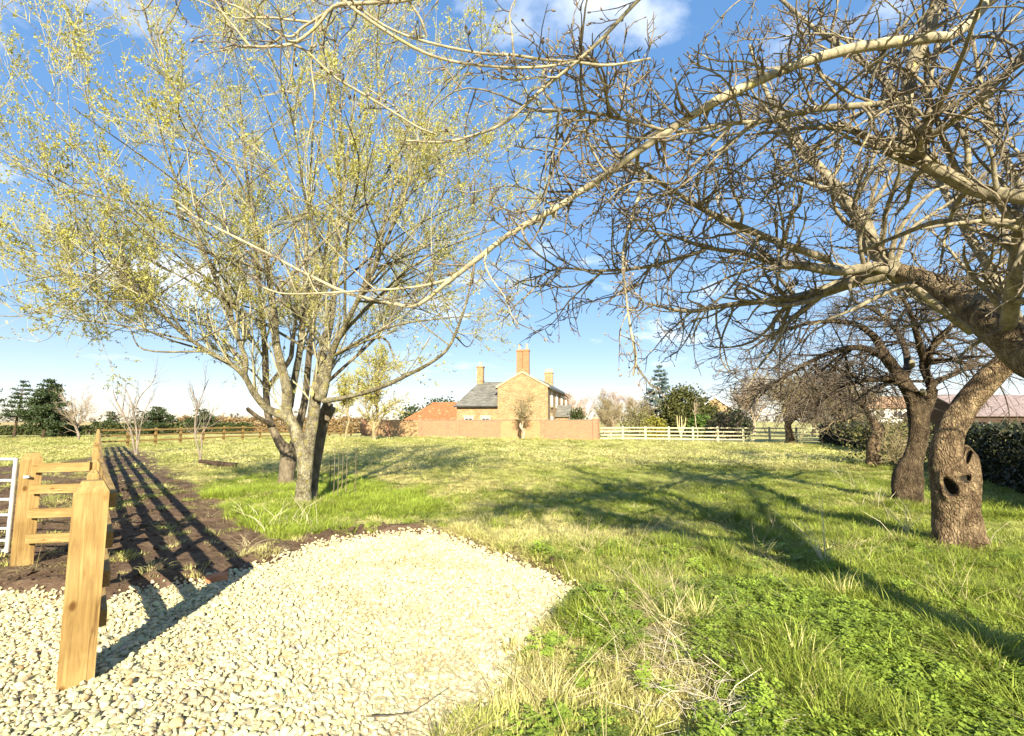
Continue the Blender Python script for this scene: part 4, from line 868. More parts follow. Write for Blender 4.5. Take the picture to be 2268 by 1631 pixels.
def pine(name, label, group, base, h, rad, seed, leaf, m_tr, z0=.18, n=5200, size=(.14, .26), lay=11, per=6, lean=0.0, upc=.12, bare_=0.0, cs=.16):
    r = np.random.default_rng(seed); t = empty(name, base, 0, label, 'tree', group)
    C, R = limb3([[0, 0, -.2, h * .018 + .03], [lean * .4, 0, h * .4, h * .013 + .02], [lean, 0, h * .97, .015]], 12); trunk_mesh(C, R, 8, .05, 3).build('trunk', m_tr, t, smooth=True)
    ls = []; tips = []; wt = []
    for i in range(lay):
        q = z0 + (1 - z0) * (i / (lay - .3)) ** .95
        for k in range(per):
            a = r.random() * 6.28; ln = rad * (1.05 - q) ** .75 * r.uniform(.65, 1.15) * (1.0 if q > z0 + .1 else .8); z = q * h; d = np.array([math.cos(a), math.sin(a), 0])
            c0 = np.array([lean * q, 0, z]); e = c0 + d * ln + np.array([0, 0, ln * upc * r.uniform(.3, 1.6)]); m_ = (c0 + e) / 2 - np.array([0, 0, ln * .06])
            ls.append(limb3([[*c0, .035], [*m_, .022], [*e, .008]], 5)); tips.append((c0, e)); wt.append(ln)
    P, R = stack(ls); tube_part('branches', P, R, 4, m_tr, t)
    wt = np.array(wt) ** 1.3; i = r.choice(len(tips), n, p=wt / wt.sum()); A = np.array([x[0] for x in tips])[i]; B = np.array([x[1] for x in tips])[i]
    u = (bare_ + (1 - bare_) * np.sqrt(r.random((n, 1)))) * 1.02; sw = norm(B - A); ln = np.linalg.norm(B - A, axis=-1, keepdims=True)
    p = A + (B - A) * u + r.normal(0, 1, (n, 3)) * np.array([1, 1, .55]) * cs * (.35 + ln * .28)
    v, f = leaf_quads(r, p, size, .30); o = MB().add(v, f, tint=np.repeat(np.clip(.25 + .5 * u[:, 0] * r.random(n) + .25 * r.random(n), 0, 1), 4)).build('needles', leaf, t); o['kind'] = 'stuff'; return t

# ------------------------------------------------------------------ the leafing willow on the left
wr_ = np.random.default_rng(101)
wb = gnd(668, 1122); wt_ = empty('willow_tree', (0, 0, 0), 0, 'many stemmed willow with opening yellow green leaves left of the gravel', 'tree')
D = 9.65
stems = [
    limb([(670, 1132, D, 38), (672, 1080, D, 33), (676, 1030, D, 33), (668, 985, D, 30), (652, 950, D, 26), (636, 915, D, 24), (636, 869, D - .1, 24), (625, 818, D - .1, 22), (612, 765, D - .2, 19), (606, 690, D - .3, 16), (590, 590, D - .5, 12), (560, 470, D - .8, 9), (540, 330, D - 1.0, 6), (530, 190, D - 1.1, 3)], 40),
    limb([(678, 1040, D, 29), (684, 985, D, 28), (692, 940, D, 27), (697, 900, D + .1, 27), (702, 860, D + .1, 24), (710, 806, D + .2, 22), (722, 755, D + .3, 20), (735, 690, D + .4, 17), (742, 600, D + .5, 13), (752, 480, D + .6, 10), (770, 340, D + .8, 7), (790, 170, D + .9, 3)], 34),
    limb([(700, 870, D, 22), (712, 880, D - .1, 20), (722, 842, D - .2, 18), (730, 800, D - .3, 17), (744, 760, D - .5, 15), (775, 700, D - .8, 12), (820, 610, D - 1.2, 9), (870, 500, D - 1.5, 7), (915, 380, D - 1.8, 5), (950, 260, D - 2, 3)], 30),
    limb([(632, 925, D, 20), (612, 915, D - .1, 19), (592, 905, D - .2, 18), (561, 869, D - .4, 16), (541, 834, D - .6, 14), (510, 805, D - .8, 13), (470, 785, D - 1.0, 11), (400, 735, D - 1.4, 9), (320, 660, D - 1.8, 8), (230, 560, D - 2.2, 6), (140, 450, D - 2.5, 4), (60, 330, D - 2.6, 2.5)], 34),
    limb([(541, 836, D - .5, 14), (545, 800, D - .6, 12), (535, 770, D - .7, 12), (510, 700, D - .9, 11), (470, 600, D - 1.2, 9), (420, 480, D - 1.6, 7), (370, 340, D - 1.9, 5), (330, 190, D - 2.1, 3)], 28),
    limb([(640, 900, D, 20), (648, 860, D + .5, 17), (660, 800, D + .9, 16), (668, 740, D + 1.2, 14), (675, 640, D + 1.6, 11), (680, 500, D + 2.0, 8), (690, 340, D + 2.3, 5), (700, 160, D + 2.4, 3)], 28),
    limb([(716, 888, D - .1, 12), (750, 884, D - .4, 11), (800, 872, D - .9, 10), (850, 856, D - 1.3, 9), (900, 832, D - 1.6, 8.5), (950, 806, D - 1.9, 8), (992, 772, D - 2.1, 7), (1020, 710, D - 2.3, 6), (1040, 640, D - 2.5, 5), (1051, 575, D - 2.6, 3)], 30),
]
for i, (C, R) in enumerate(stems): trunk_mesh(C, R, 16 if i < 2 else 12, .09, 3.4, (.12 if i == 0 else .0)).build('trunk' if i < 2 else 'limb', M['bark_willow'], wt_, smooth=True)
C, R = limb([(688, 1122, D + .3, 24), (695, 1060, D + .45, 25), (703, 1000, D + .55, 26), (712, 950, D + .6, 26), (720, 915, D + .62, 26), (727, 893, D + .6, 24)], 18)
o = trunk_mesh(C, R, 14, .10, 4, .2).build('dead_stem', M['bark_dark'], wt_, smooth=True); o['label'] = 'dark broken stem leaning to the right'
C, R = limb([(722, 930, D + .5, 20), (730, 915, D + .5, 20), (738, 905, D + .45, 14)], 8); trunk_mesh(C, R, 10, .14, 5, 0).build('snag', M['bark_dark'], wt_, smooth=True)
MB().tube([at(690, 862, D - .18), at(691, 870, D - .19), at(692, 878, D - .18)], [.02, .05, .02], 8).build('pruning_scar', mat('cut wood', (.50, .34, .10), (.62, .45, .17), 20, .8), wt_, smooth=True)
# limbs that fill the crown
P, R = stack([(catmull(C, 26), np.interp(np.linspace(0, 1, 26), np.linspace(0, 1, len(q)), q)) for C, q in stems])
tg = []
for k in range(92):
    a = wr_.uniform(0, 6.28); q = np.sqrt(wr_.random()); zt = wr_.uniform(3.2, 11.6); sc_ = 1.0 if zt < 8 else max(.35, 1 - (zt - 8) / 5.5); low = 1.0 if zt > 4.8 else .8
    tg.append([-4.55 + 5.6 * math.cos(a) * (.5 + .5 * q) * sc_ * low, 9.3 + 3.9 * math.sin(a) * (.45 + .55 * q) * sc_ * low, zt])
for k in range(20): tg.append([wr_.uniform(-9.4, -6.4), wr_.uniform(6.8, 11.0), wr_.uniform(2.9, 5.6)])
for k in range(12): tg.append([wr_.uniform(-1.6, .5), wr_.uniform(7.2, 11.0), wr_.uniform(2.8, 6.0)])
tg = np.array(tg); i = wr_.choice([0, 0, 1, 1, 2, 3, 4, 5, 5], len(tg)); i[(tg[:, 2] < 5) & (tg[:, 0] < -4.5)] = 3; i[(tg[:, 2] < 5) & (tg[:, 0] >= -4.5)] = 6; i[(tg[:, 2] > 5) & (tg[:, 0] < -6.3) & (wr_.random(len(tg)) < .45)] = 3; i[(tg[:, 0] < -5.2) & (tg[:, 0] > -6.8) & (wr_.random(len(tg)) < .45)] = 4; i[(tg[:, 0] > -2.6) & (wr_.random(len(tg)) < .5)] = 2; lim = []
for j, T in enumerate(tg):
    zc = P[i[j], :, 2]; zs_ = np.clip(T[2] * wr_.uniform(.45, .72), wr_.uniform(2.5, 4.6), 7.4); k = int(np.argmin(np.abs(zc - zs_))); s = P[i[j], k]; rad = min(R[i[j], k] * .55, .030)
    m1 = s * .6 + T * .4 + np.array([0, 0, .10 * (T[2] - s[2])]) + wr_.normal(0, .18, 3); m2 = s * .25 + T * .75 + np.array([0, 0, .04 * (T[2] - s[2])]) + wr_.normal(0, .2, 3)
    lim.append(limb3([[*s, rad], [*m1, rad * .7], [*m2, rad * .42], [*T, .005]], 16))
LP, LR = stack(lim); LP, LR = clear_of_camera(LP, LR, 2.0)
tube_part('boughs', LP, LR, 7, M['bark_willow'], wt_)
A_, B_ = np.concatenate([catmull(p, 16)[None] for p in P]), np.stack([np.interp(np.linspace(0, 1, 16), np.linspace(0, 1, 26), q) for q in R])
S1, Q1 = np.concatenate([A_[:6], LP]), np.concatenate([B_[:6], LR])
P2_, R2_ = grow(wr_, S1, Q1, 1150, .6, 1.9, (.30, .80), 8, .07, .42, .5, .006, .020, .3, .22)
P3_, R3_ = grow(wr_, np.concatenate([P2_]), R2_, 6200, .30, .85, (.3, .85), 6, .09, .35, .6, .0036, .009, .5, .12)
P4_, R4_ = grow(wr_, P3_, R3_, 7000, .10, .32, (.3, .9), 4, .10, .25, .7, .0028, .005, .6, .1)
w = MB(); w.add(*tubes(P2_, R2_, 5)); w.add(*tubes(P3_, R3_, 3)); w.add(*tubes(P4_, R4_, 3)); o = w.build('twigs', M['twig_willow'], wt_, smooth=True); o['kind'] = 'stuff'
nl = 62000; i = wr_.integers(0, len(P3_), nl); u = .15 + .85 * wr_.random(nl); u = u * 4.999; k = u.astype(int); f_ = (u - k)[:, None]
pa = P3_[i, k] * (1 - f_) + P3_[i, k + 1] * f_; nl2 = 42000; i = wr_.integers(0, len(P4_), nl2); k = wr_.integers(0, 4, nl2); pb = P4_[i, k]
pl = np.concatenate([pa, pb]) + wr_.normal(0, .012, (nl + nl2, 3))
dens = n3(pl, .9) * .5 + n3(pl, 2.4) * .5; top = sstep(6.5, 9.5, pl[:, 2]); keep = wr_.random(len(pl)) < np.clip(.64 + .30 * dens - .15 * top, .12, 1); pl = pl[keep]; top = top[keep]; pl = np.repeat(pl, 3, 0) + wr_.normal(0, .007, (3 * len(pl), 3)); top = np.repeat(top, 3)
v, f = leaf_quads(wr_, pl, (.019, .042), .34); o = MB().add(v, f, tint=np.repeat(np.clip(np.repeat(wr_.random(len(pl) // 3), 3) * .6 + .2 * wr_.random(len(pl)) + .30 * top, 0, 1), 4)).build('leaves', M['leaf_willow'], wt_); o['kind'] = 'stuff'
# suckers beside it
for k, (px, y0, y1) in enumerate([(739, 1095, 975), (748, 1100, 985), (766, 1090, 992), (757, 1085, 1000), (786, 1098, 975), (730, 1085, 1010)]):
    C, R = limb([(px, y0, 10.4 + .1 * k, 2.2), (px + 2, (y0 + y1) / 2, 10.4 + .1 * k, 1.8), (px + 3, y1, 10.4 + .1 * k, 1.2)], 6)
    MB().tube(C, R, 5).build('sucker', M['bark_dark'], wt_, smooth=True)

# second, darker tree just behind
D2 = 13.0; g2r = np.random.default_rng(55); dk = empty('dark_willow_tree', (0, 0, 0), 0, 'darker barked willow standing close behind the pale willow', 'tree')
st2 = [limb([(634, 1075, D2, 34), (636, 1040, D2, 32), (638, 1005, D2, 33), (622, 985, D2, 24), (606, 955, D2, 19), (596, 930, D2, 17), (590, 880, D2, 16), (588, 820, D2, 15), (586, 760, D2, 13), (575, 640, D2, 10), (560, 480, D2 + .3, 6), (555, 330, D2 + .5, 3)], 30),
       limb([(640, 1020, D2, 28), (652, 985, D2, 22), (664, 935, D2, 19), (676, 882, D2, 17), (682, 818, D2, 15), (690, 740, D2, 13), (715, 600, D2 + .2, 9), (740, 430, D2 + .6, 5)], 30),
       limb([(590, 880, D2, 12), (600, 850, D2 + .2, 11), (640, 800, D2 + .6, 11), (648, 760, D2 + .8, 10), (660, 640, D2 + 1.2, 8), (650, 480, D2 + 1.5, 4)], 30),
       limb([(602, 940, D2 - .1, 12), (580, 930, D2 - .4, 11), (555, 912, D2 - .7, 10), (548, 905, D2 - .8, 8)], 30),
       limb([(690, 860, D2, 12), (720, 850, D2, 9), (760, 815, D2, 8), (830, 750, D2 + .2, 6), (920, 650, D2 + .3, 3)], 30)]
for i, (C, R) in enumerate(st2): trunk_mesh(C, R, 12, .12, 3.0, .2 if i == 0 else 0).build('trunk' if i == 0 else 'limb', M['bark_dark'], dk, smooth=True)
P, R = stack([(catmull(C, 16), np.interp(np.linspace(0, 1, 16), np.linspace(0, 1, 30), q)) for C, q in st2]); sel = [0, 1, 2, 4]
P1_, R1_ = grow(g2r, P[sel], R[sel], 34, 1.4, 3.0, (.3, .7), 10, .06, .4, .5, .01, .03, .25, .55)
P2_, R2_ = grow(g2r, np.concatenate([P1_]), R1_, 420, .5, 1.5, (.3, .8), 6, .08, .25, .5, .006, .015, .4, .15)
P3_, R3_ = grow(g2r, P2_, R2_, 3200, .2, .7, (.3, .9), 4, .10, .2, .6, .0045, .008, .5, .1)
tube_part('boughs', P1_, R1_, 5, M['bark_dark'], dk); w = MB(); w.add(*tubes(P2_, R2_, 4)); w.add(*tubes(P3_, R3_, 3)); o = w.build('twigs', M['twig_willow'], dk, smooth=True); o['kind'] = 'stuff'
i = g2r.integers(0, len(P3_), 15000); pl = P3_[i, g2r.integers(0, 4, 15000)] + g2r.normal(0, .02, (15000, 3)); v, f = leaf_quads(g2r, pl, (.035, .065), .36)
o = MB().add(v, f, tint=np.repeat(g2r.random(15000) * .8, 4)).build('leaves', M['leaf_willow'], dk); o['kind'] = 'stuff'

# ------------------------------------------------------------------ old apple trees on the right
def apple_fill(r, tree, lims, n1, n2, n3_, L1, L2, L3, twr, m_l, m_t, dmin=1.3, buds=0, zmin=None, bias=None, rmax1=.03, sides=(6, 4, 3), up=(.0, .05, .15), wob=1.0, tmin=.12):
    P, R = stack([(catmull(C, 16), np.interp(np.linspace(0, 1, 16), np.linspace(0, 1, len(q)), q)) for C, q in lims])
    a, b = grow(r, P, R, n1, L1[0], L1[1], (.5, 1.25), 10, .15 * wob, up[0], .5, twr * 2.2, rmax1, .3, tmin, bias=bias); a, b = clear_of_camera(a, b, dmin, zmin)
    c, d = grow(r, np.concatenate([a, catmull_all(P, 10)]), np.concatenate([b, res(R, 10)]), n2, L2[0], L2[1], (.5, 1.3), 6, .20 * wob, up[1], .5, twr * 1.3, .012, .4, .1); c, d = clear_of_camera(c, d, dmin, zmin)
    e, g = grow(r, c, d, n3_, L3[0], L3[1], (.5, 1.3), 4, .22, up[2], .6, twr, .006, .6, .1); e, g = clear_of_camera(e, g, dmin * .9, zmin)
    tube_part('branches', a, b, sides[0], m_l, tree, 'stuff'); w = MB(); w.add(*tubes(c, d, sides[1])); w.add(*tubes(e, g, sides[2])); o = w.build('twigs', m_t, tree, smooth=True); o['kind'] = 'stuff'
    if buds:
        q = np.concatenate([e[:, -1], c[:, -1]]); dr = np.concatenate([norm(e[:, -1] - e[:, -2]), norm(c[:, -1] - c[:, -2])]); k = r.choice(len(q), min(buds, len(q)), replace=False); q, dr = q[k], dr[k]
        s = r.uniform(.006, .011, len(q))[:, None]; Pq = np.stack([q - dr * s * .4, q + dr * s * .6, q + dr * s * 1.9], 1); Rq = np.concatenate([s * .45, s * .75, s * .15], 1); o = tube_part('buds', Pq, Rq, 4, M['bud'], tree, 'stuff')
def catmull_all(P, n): return np.stack([catmull(p, n) for p in P])
def res(R, n): return np.stack([np.interp(np.linspace(0, 1, n), np.linspace(0, 1, R.shape[1]), q) for q in R])

ar = np.random.default_rng(77)
apA = empty('overhanging_apple_tree', (3.45, 1.7, 0), 0, 'bare old apple tree leaning in from the right, its boughs overhanging the picture', 'tree')
def shift(tree, lims): return [(C - np.array(tree.location), R) for C, R in lims]
LA = [
    limb([(2300, 800, 3.55, 125), (2234, 745, 3.75, 110), (2170, 695, 4.0, 92), (2110, 655, 4.3, 78), (2050, 625, 4.6, 66), (1994, 606, 4.9, 56)]),
    limb([(2010, 618, 4.85, 50), (1984, 605, 4.9, 48), (1944, 560, 5.0, 42), (1899, 480, 5.1, 36), (1854, 425, 5.2, 30), (1824, 380, 5.3, 24), (1759, 310, 5.4, 18), (1700, 210, 5.5, 12), (1660, 100, 5.6, 7)]),
    limb([(2000, 612, 4.9, 34), (1934, 592, 4.9, 30), (1859, 602, 4.8, 26), (1784, 590, 4.7, 22), (1720, 582, 4.6, 17), (1640, 560, 4.5, 13), (1560, 548, 4.4, 9), (1480, 520, 4.3, 6), (1400, 505, 4.2, 3)]),
    limb([(1960, 606, 4.95, 44), (1884, 625, 5.1, 40), (1809, 650, 5.2, 34), (1750, 662, 5.3, 22), (1684, 668, 5.4, 17), (1600, 678, 5.5, 13), (1520, 690, 5.5, 9), (1434, 672, 5.5, 5)]),
    limb([(1834, 575, 4.75, 20), (1734, 540, 4.5, 19), (1634, 500, 4.2, 17), (1559, 465, 4.0, 14), (1494, 425, 3.8, 11), (1434, 385, 3.6, 8), (1380, 350, 3.5, 5)]),
    limb([(2268, 480, 3.2, 46), (2248, 620, 3.4, 44), (2236, 700, 3.6, 44), (2228, 750, 3.75, 40)][::-1]),
    limb([(2290, 440, 3.1, 46), (2220, 432, 3.2, 44), (2159, 420, 3.3, 42), (2084, 380, 3.35, 40), (2034, 345, 3.4, 38), (2004, 305, 3.4, 36), (2010, 200, 3.4, 34), (2026, 130, 3.4, 38), (2052, 70, 3.4, 42), (2090, -20, 3.4, 40)]),
    limb([(2020, 330, 3.4, 30), (1959, 322, 3.4, 26), (1910, 300, 3.4, 22), (1874, 285, 3.4, 19), (1800, 282, 3.4, 14), (1730, 292, 3.3, 9), (1650, 300, 3.2, 5)]),
    limb([(2250, -40, 3.2, 40.8), (2189, 2, 3.15, 38.4), (2150, 45, 3.1, 36), (2105, 80, 3.05, 33.6), (2059, 84, 3.0, 31.2), (1934, 100, 2.95, 31.2), (1859, 115, 2.9, 28.8), (1759, 145, 2.85, 26.4), (1634, 200, 2.8, 24), (1559, 240, 2.8, 21.6), (1484, 288, 2.8, 20.4), (1414, 335, 2.8, 18), (1354, 380, 2.85, 16.8), (1284, 425, 2.9, 15.6), (1234, 460, 2.9, 14.4), (1134, 515, 3.0, 13.2), (1050, 580, 3.05, 12), (985, 630, 3.1, 9.6), (920, 678, 3.15, 8.4), (850, 668, 3.2, 8.4), (770, 650, 3.2, 7.8), (675, 605, 3.2, 7.2), (580, 555, 3.2, 6.6), (480, 505, 3.2, 6), (395, 460, 3.2, 6)], 60),
    limb([(1000, 618, 3.1, 6), (920, 636, 3.1, 5.5), (800, 645, 3.1, 5), (700, 650, 3.05, 4.5), (625, 650, 3.0, 4), (570, 632, 3.0, 4)]),
    limb([(2012, 218, 3.42, 22), (1980, 224, 3.3, 19), (1934, 232, 3.15, 18), (1850, 238, 3.0, 17), (1784, 245, 2.95, 16), (1700, 268, 2.9, 12), (1600, 275, 2.85, 9), (1500, 292, 2.8, 8), (1400, 270, 2.75, 8), (1300, 248, 2.7, 7), (1200, 243, 2.65, 5)]),
    limb([(1500, -80, 2.3, 10), (1414, 0, 2.3, 9), (1334, 85, 2.3, 8.5), (1274, 140, 2.35, 8), (1199, 200, 2.4, 7.5), (1134, 260, 2.4, 7), (1080, 290, 2.4, 6.5), (990, 314, 2.4, 6), (900, 312, 2.4, 5)], 30),
    limb([(1440, 130, 2.4, 5), (1350, 145, 2.35, 6), (1274, 138, 2.35, 6.5), (1199, 132, 2.3, 6.5), (1134, 122, 2.3, 6.5), (1060, 118, 2.25, 6.5), (940, 92, 2.2, 6.5), (860, 62, 2.2, 6), (800, 20, 2.2, 6), (770, -15, 2.2, 6)], 30),
    limb([(1260, 140, 2.3, 5), (1180, 150, 2.25, 6), (1060, 145, 2.2, 6.5), (960, 125, 2.15, 7), (880, 85, 2.1, 7.5), (790, 25, 2.05, 8), (740, -20, 2.05, 8)], 30),
    limb([(960, -15, 2.05, 10), (890, 2, 2.05, 9.5), (800, 8, 2.05, 9.5), (740, 14, 2.05, 9), (700, 60, 2.05, 8), (650, 96, 2.05, 8), (590, 104, 2.05, 7), (535, 104, 2.05, 5.5)], 24),
    limb([(745, 12, 2.05, 8), (720, 30, 2.06, 7), (670, 62, 2.08, 6.5), (642, 82, 2.1, 6), (590, 60, 2.1, 5), (552, 30, 2.1, 4)], 24),
    limb([(640, 96, 2.06, 7), (680, 115, 2.1, 6), (740, 170, 2.15, 5.5), (800, 206, 2.2, 5.5), (870, 248, 2.25, 5), (925, 282, 2.3, 5), (965, 298, 2.35, 5)], 24),
    limb([(900, -5, 2.05, 6), (930, 40, 2.1, 6), (945, 80, 2.15, 6)], 24),
    limb([(1560, 555, 4.4, 10), (1440, 590, 4.1, 9), (1330, 600, 4.0, 7), (1240, 595, 3.9, 5), (1180, 620, 3.8, 3.5)], 24),
    limb([(1434, 385, 3.6, 9), (1400, 480, 3.5, 8), (1380, 560, 3.5, 7), (1385, 640, 3.5, 6), (1395, 720, 3.5, 6), (1408, 790, 3.5, 6.5), (1402, 832, 3.5, 5)], 24),
    limb([(2290, 590, 3.3, 18), (2220, 540, 3.4, 17), (2159, 508, 3.5, 16), (2084, 490, 3.7, 15), (1984, 525, 4.0, 12), (1900, 560, 4.2, 8)], 24),
    limb([(2150, 735, 3.85, 24), (2110, 705, 3.8, 22), (2060, 665, 3.8, 20), (2010, 632, 3.85, 18), (1940, 660, 3.9, 13), (1880, 690, 3.9, 8), (1800, 720, 3.9, 4)], 24),
    limb([(2034, 320, 3.4, 26), (2080, 290, 3.2, 24), (2150, 240, 3.1, 24), (2230, 160, 3.0, 22), (2290, 90, 3.0, 20)], 24),
    limb([(2010, 250, 3.4, 24), (1970, 190, 3.5, 20), (1900, 130, 3.6, 16), (1800, 60, 3.7, 12), (1720, -10, 3.8, 8)], 24),
]
tA = [[3.42, 1.35, -.15, .28], [3.40, 1.45, .5, .24], [3.42, 1.7, 1.05, .22], [3.50, 2.2, 1.45, .20], [3.62, 2.9, 1.74, .185]]
tA = limb3(tA + [[*LA[0][0][k], LA[0][1][k]] for k in (0, 5, 10, 15, 20, 23)], 50); tA = (tA[0] - np.array(apA.location), tA[1])
trunk_mesh(*tA, 30, .08, 4.5, .2).build('trunk', M['bark_bough'], apA, smooth=True)
for i, (C, R) in list(enumerate(shift(apA, LA)))[1:]: trunk_mesh(C, R, 16 if i in (0, 1, 6) else 10, .07 if R.max() > .05 else .10, 5, 0).build('limb', M['bark_lit'] if i in (8, 9, 11, 12, 13, 14, 15, 16, 17, 19) else M['bark_limb'], apA, smooth=True)
q_ = MB(); c0 = at(2110, 628, 4.15)
for k in range(70):
    a = ar.normal(0, 1, 3) * np.array([.22, .1, .04]); e = a + np.array([ar.normal(0, .05), ar.normal(0, .05), ar.uniform(.04, .15)]); q_.add(*tubes((c0 + np.array([a, (a + e) / 2 + ar.normal(0, .02, 3), e]) - np.array(apA.location))[None], np.array([[.006, .005, .002]]), 3))
tag(q_.build('burr', M['bark_dark'], apA, smooth=True), kind='stuff')
fa = empty('tmp', (0, 0, 0)); bpy.data.objects.remove(fa)
class Off:  # fill is computed in world space, then moved under the tree's base
    pass
def fill_shifted(r, tree, lims, **kw):
    n0 = set(tree.children); apple_fill(r, tree, lims, **kw)
    for o in tree.children:
        if o not in n0: o.location = -Vector(tree.location)
thick = [LA[k] for k in (1, 2, 3, 4, 5, 6, 7, 10, 18, 22, 23)]
fill_shifted(ar, apA, thick, n1=200, n2=1550, n3_=5600, L1=(.5, 1.5), L2=(.12, .55), L3=(.025, .12), twr=.0042, m_l=M['bark_limb'], m_t=M['twig_apple'], dmin=1.7, buds=1800, zmin=1.75)
high = [limb3(q, 16) for q in [
    [[3.45, 2.1, 1.5, .13], [3.2, 1.6, 2.4, .10], [2.7, 1.0, 3.4, .075], [2.1, .5, 4.4, .045], [1.4, .2, 5.3, .02]],
    [[3.45, 2.0, 1.45, .13], [3.8, 1.4, 2.5, .10], [4.1, .6, 3.5, .07], [4.2, -.3, 4.5, .045], [4.1, -1.2, 5.2, .02]],
    [[3.5, 2.2, 1.5, .12], [4.2, 2.0, 2.6, .09], [5.0, 1.9, 3.6, .065], [5.8, 1.8, 4.5, .04], [6.5, 1.9, 5.2, .02]],
    [[3.5, 2.3, 1.55, .12], [3.6, 2.3, 2.8, .09], [3.4, 2.2, 4.0, .065], [3.1, 2.1, 5.2, .04], [2.8, 2.0, 6.2, .02]],
    [[3.2, 1.6, 2.4, .08], [2.4, 1.5, 3.3, .06], [1.5, 1.7, 4.2, .04], [.6, 1.9, 4.9, .015]],
    [[3.8, 1.4, 2.5, .08], [3.1, .3, 3.4, .06], [2.4, -.8, 4.2, .04], [1.7, -1.6, 4.8, .015]],
    [[2.1, .5, 4.4, .04], [1.2, -.2, 4.9, .03], [.2, -.8, 5.2, .012]]]]
for C, R in shift(apA, high): trunk_mesh(C, R, 10, .08, 5, 0).build('limb', M['bark_limb'], apA, smooth=True)
fill_shifted(np.random.default_rng(83), apA, high, n1=150, n2=1500, n3_=1500, L1=(.5, 1.6), L2=(.2, .7), L3=(.06, .25), twr=.0055, m_l=M['bark_limb'], m_t=M['twig_apple'], dmin=1.9, zmin=2.6)
fine_ = [LA[k] for k in (8, 9, 11, 12, 13, 14, 15, 16, 19)]
fill_shifted(ar, apA, fine_, n1=34, n2=330, n3_=560, L1=(.25, .8), L2=(.04, .35), L3=(.02, .09), twr=.0027, m_l=M['bark_lit'], m_t=M['twig_apple'], dmin=1.5, buds=700, rmax1=.008)

# hollow apple tree with the knot holes
DB = 6.45; apB = empty('hollow_apple_tree', tuple(gnd(2118, 1215)), 0, 'thick hollow apple trunk with two knot holes, nearest on the right', 'tree')
LB = [limb([(2124, 1238, DB, 122), (2119, 1195, DB, 108), (2113, 1130, DB, 98), (2104, 1060, DB, 88), (2096, 1005, DB, 74), (2106, 955, DB, 66), (2133, 906, DB, 66), (2163, 868, DB - .05, 66), (2200, 828, DB - .1, 66), (2238, 790, DB - .2, 62), (2262, 745, DB - .3, 60), (2310, 680, DB - .4, 50), (2350, 590, DB - .5, 40)], 150),
      limb([(2130, 1190, DB - .02, 92), (2137, 1120, DB - .05, 76), (2142, 1060, DB - .04, 62), (2144, 1020, DB, 48), (2140, 996, DB + .03, 28), (2136, 986, DB + .04, 10)], 90),
      limb([(2262, 745, DB - .3, 40), (2230, 660, DB - .2, 34), (2170, 560, DB, 28), (2100, 440, DB + .2, 20), (2040, 300, DB + .3, 13), (1990, 150, DB + .3, 7)], 24),
      limb([(2240, 770, DB - .2, 34), (2180, 740, DB + .3, 28), (2100, 690, DB + .7, 22), (2000, 640, DB + 1.0, 16), (1900, 600, DB + 1.2, 11), (1790, 570, DB + 1.3, 6)], 24),
      limb([(2350, 590, DB - .5, 36), (2300, 480, DB - .6, 28), (2230, 360, DB - .6, 22), (2180, 220, DB - .5, 15), (2150, 60, DB - .5, 8)], 24),
      limb([(2290, 700, DB - .3, 30), (2270, 620, DB + .3, 26), (2210, 500, DB + .8, 20), (2120, 420, DB + 1.2, 14), (1980, 360, DB + 1.5, 8)], 24)]
sB = shift(apB, LB)
trunk_mesh(*sB[0], 84, .085, 4.6, .30, False).build('trunk', M['bark_trunk'], apB, smooth=True)
o = trunk_mesh(*sB[1], 72, .11, 5.5, .25).build('dead_stub', M['bark_trunk'], apB, smooth=True); o['label'] = 'hollow broken stub beside the living stem'
for C, R in sB[2:]: trunk_mesh(C, R, 10, .08, 5, 0).build('limb', M['bark_limb'], apB, smooth=True)
from mathutils.bvhtree import BVHTree
def knot(tree, px, py, w, h, tilt=0.0, depth=.11, lip=.03):
    """press a real hollow with a swollen lip into the tree's own trunk; the shade inside is painted near-black"""
    o_ = Vector((0, 0, CAMZ)) - tree.location; obs = [ob for ob in tree.children if ob.name.split('.')[0] in ('trunk', 'dead_stub')]; best = None
    for ob in obs:
        hit = BVHTree.FromPolygons([v.co for v in ob.data.vertices], [tuple(f.vertices) for f in ob.data.polygons]).ray_cast(o_, Vector(ray(px, py)).normalized())
        if hit[0] is not None and (best is None or hit[3] < best[1]): best = (np.array(hit[0]), hit[3])
    c = best[0]; d = norm((c - np.array(o_)) * np.array([1, 1, 0])); u0 = norm(np.cross(d, [0, 0, 1])); v0 = np.array([0, 0, 1.0])
    u = u0 * math.cos(tilt) + v0 * math.sin(tilt); v_ = -u0 * math.sin(tilt) + v0 * math.cos(tilt)
    for ob in obs:
        me = ob.data; n = len(me.vertices); co = np.empty(n * 3, np.float32); me.vertices.foreach_get('co', co); co = co.reshape(-1, 3).astype(float); q = co - c
        front = (q @ d) < .16; r_ = np.hypot(q @ u / w, q @ v_ / h) * (1 + .10 * np.sin(3 * np.arctan2(q @ v_ / h, q @ u / w) + px))
        mv = depth * np.clip(1 - r_ ** 4, 0, 1) - lip * np.exp(-((r_ - 1.35) / .28) ** 2)
        co = co + np.where(front, mv, 0)[:, None] * d; me.vertices.foreach_set('co', co.astype(np.float32).ravel())
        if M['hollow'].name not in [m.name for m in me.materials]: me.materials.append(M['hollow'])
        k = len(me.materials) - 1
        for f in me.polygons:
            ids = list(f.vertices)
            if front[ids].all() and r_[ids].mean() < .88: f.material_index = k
        me.update()
knot(apB, 2104, 1080, .062, .120, .25); knot(apB, 2138, 1061, .050, .052, -.3); knot(apB, 2145, 1012, .026, .090, -.3, .07, .018)
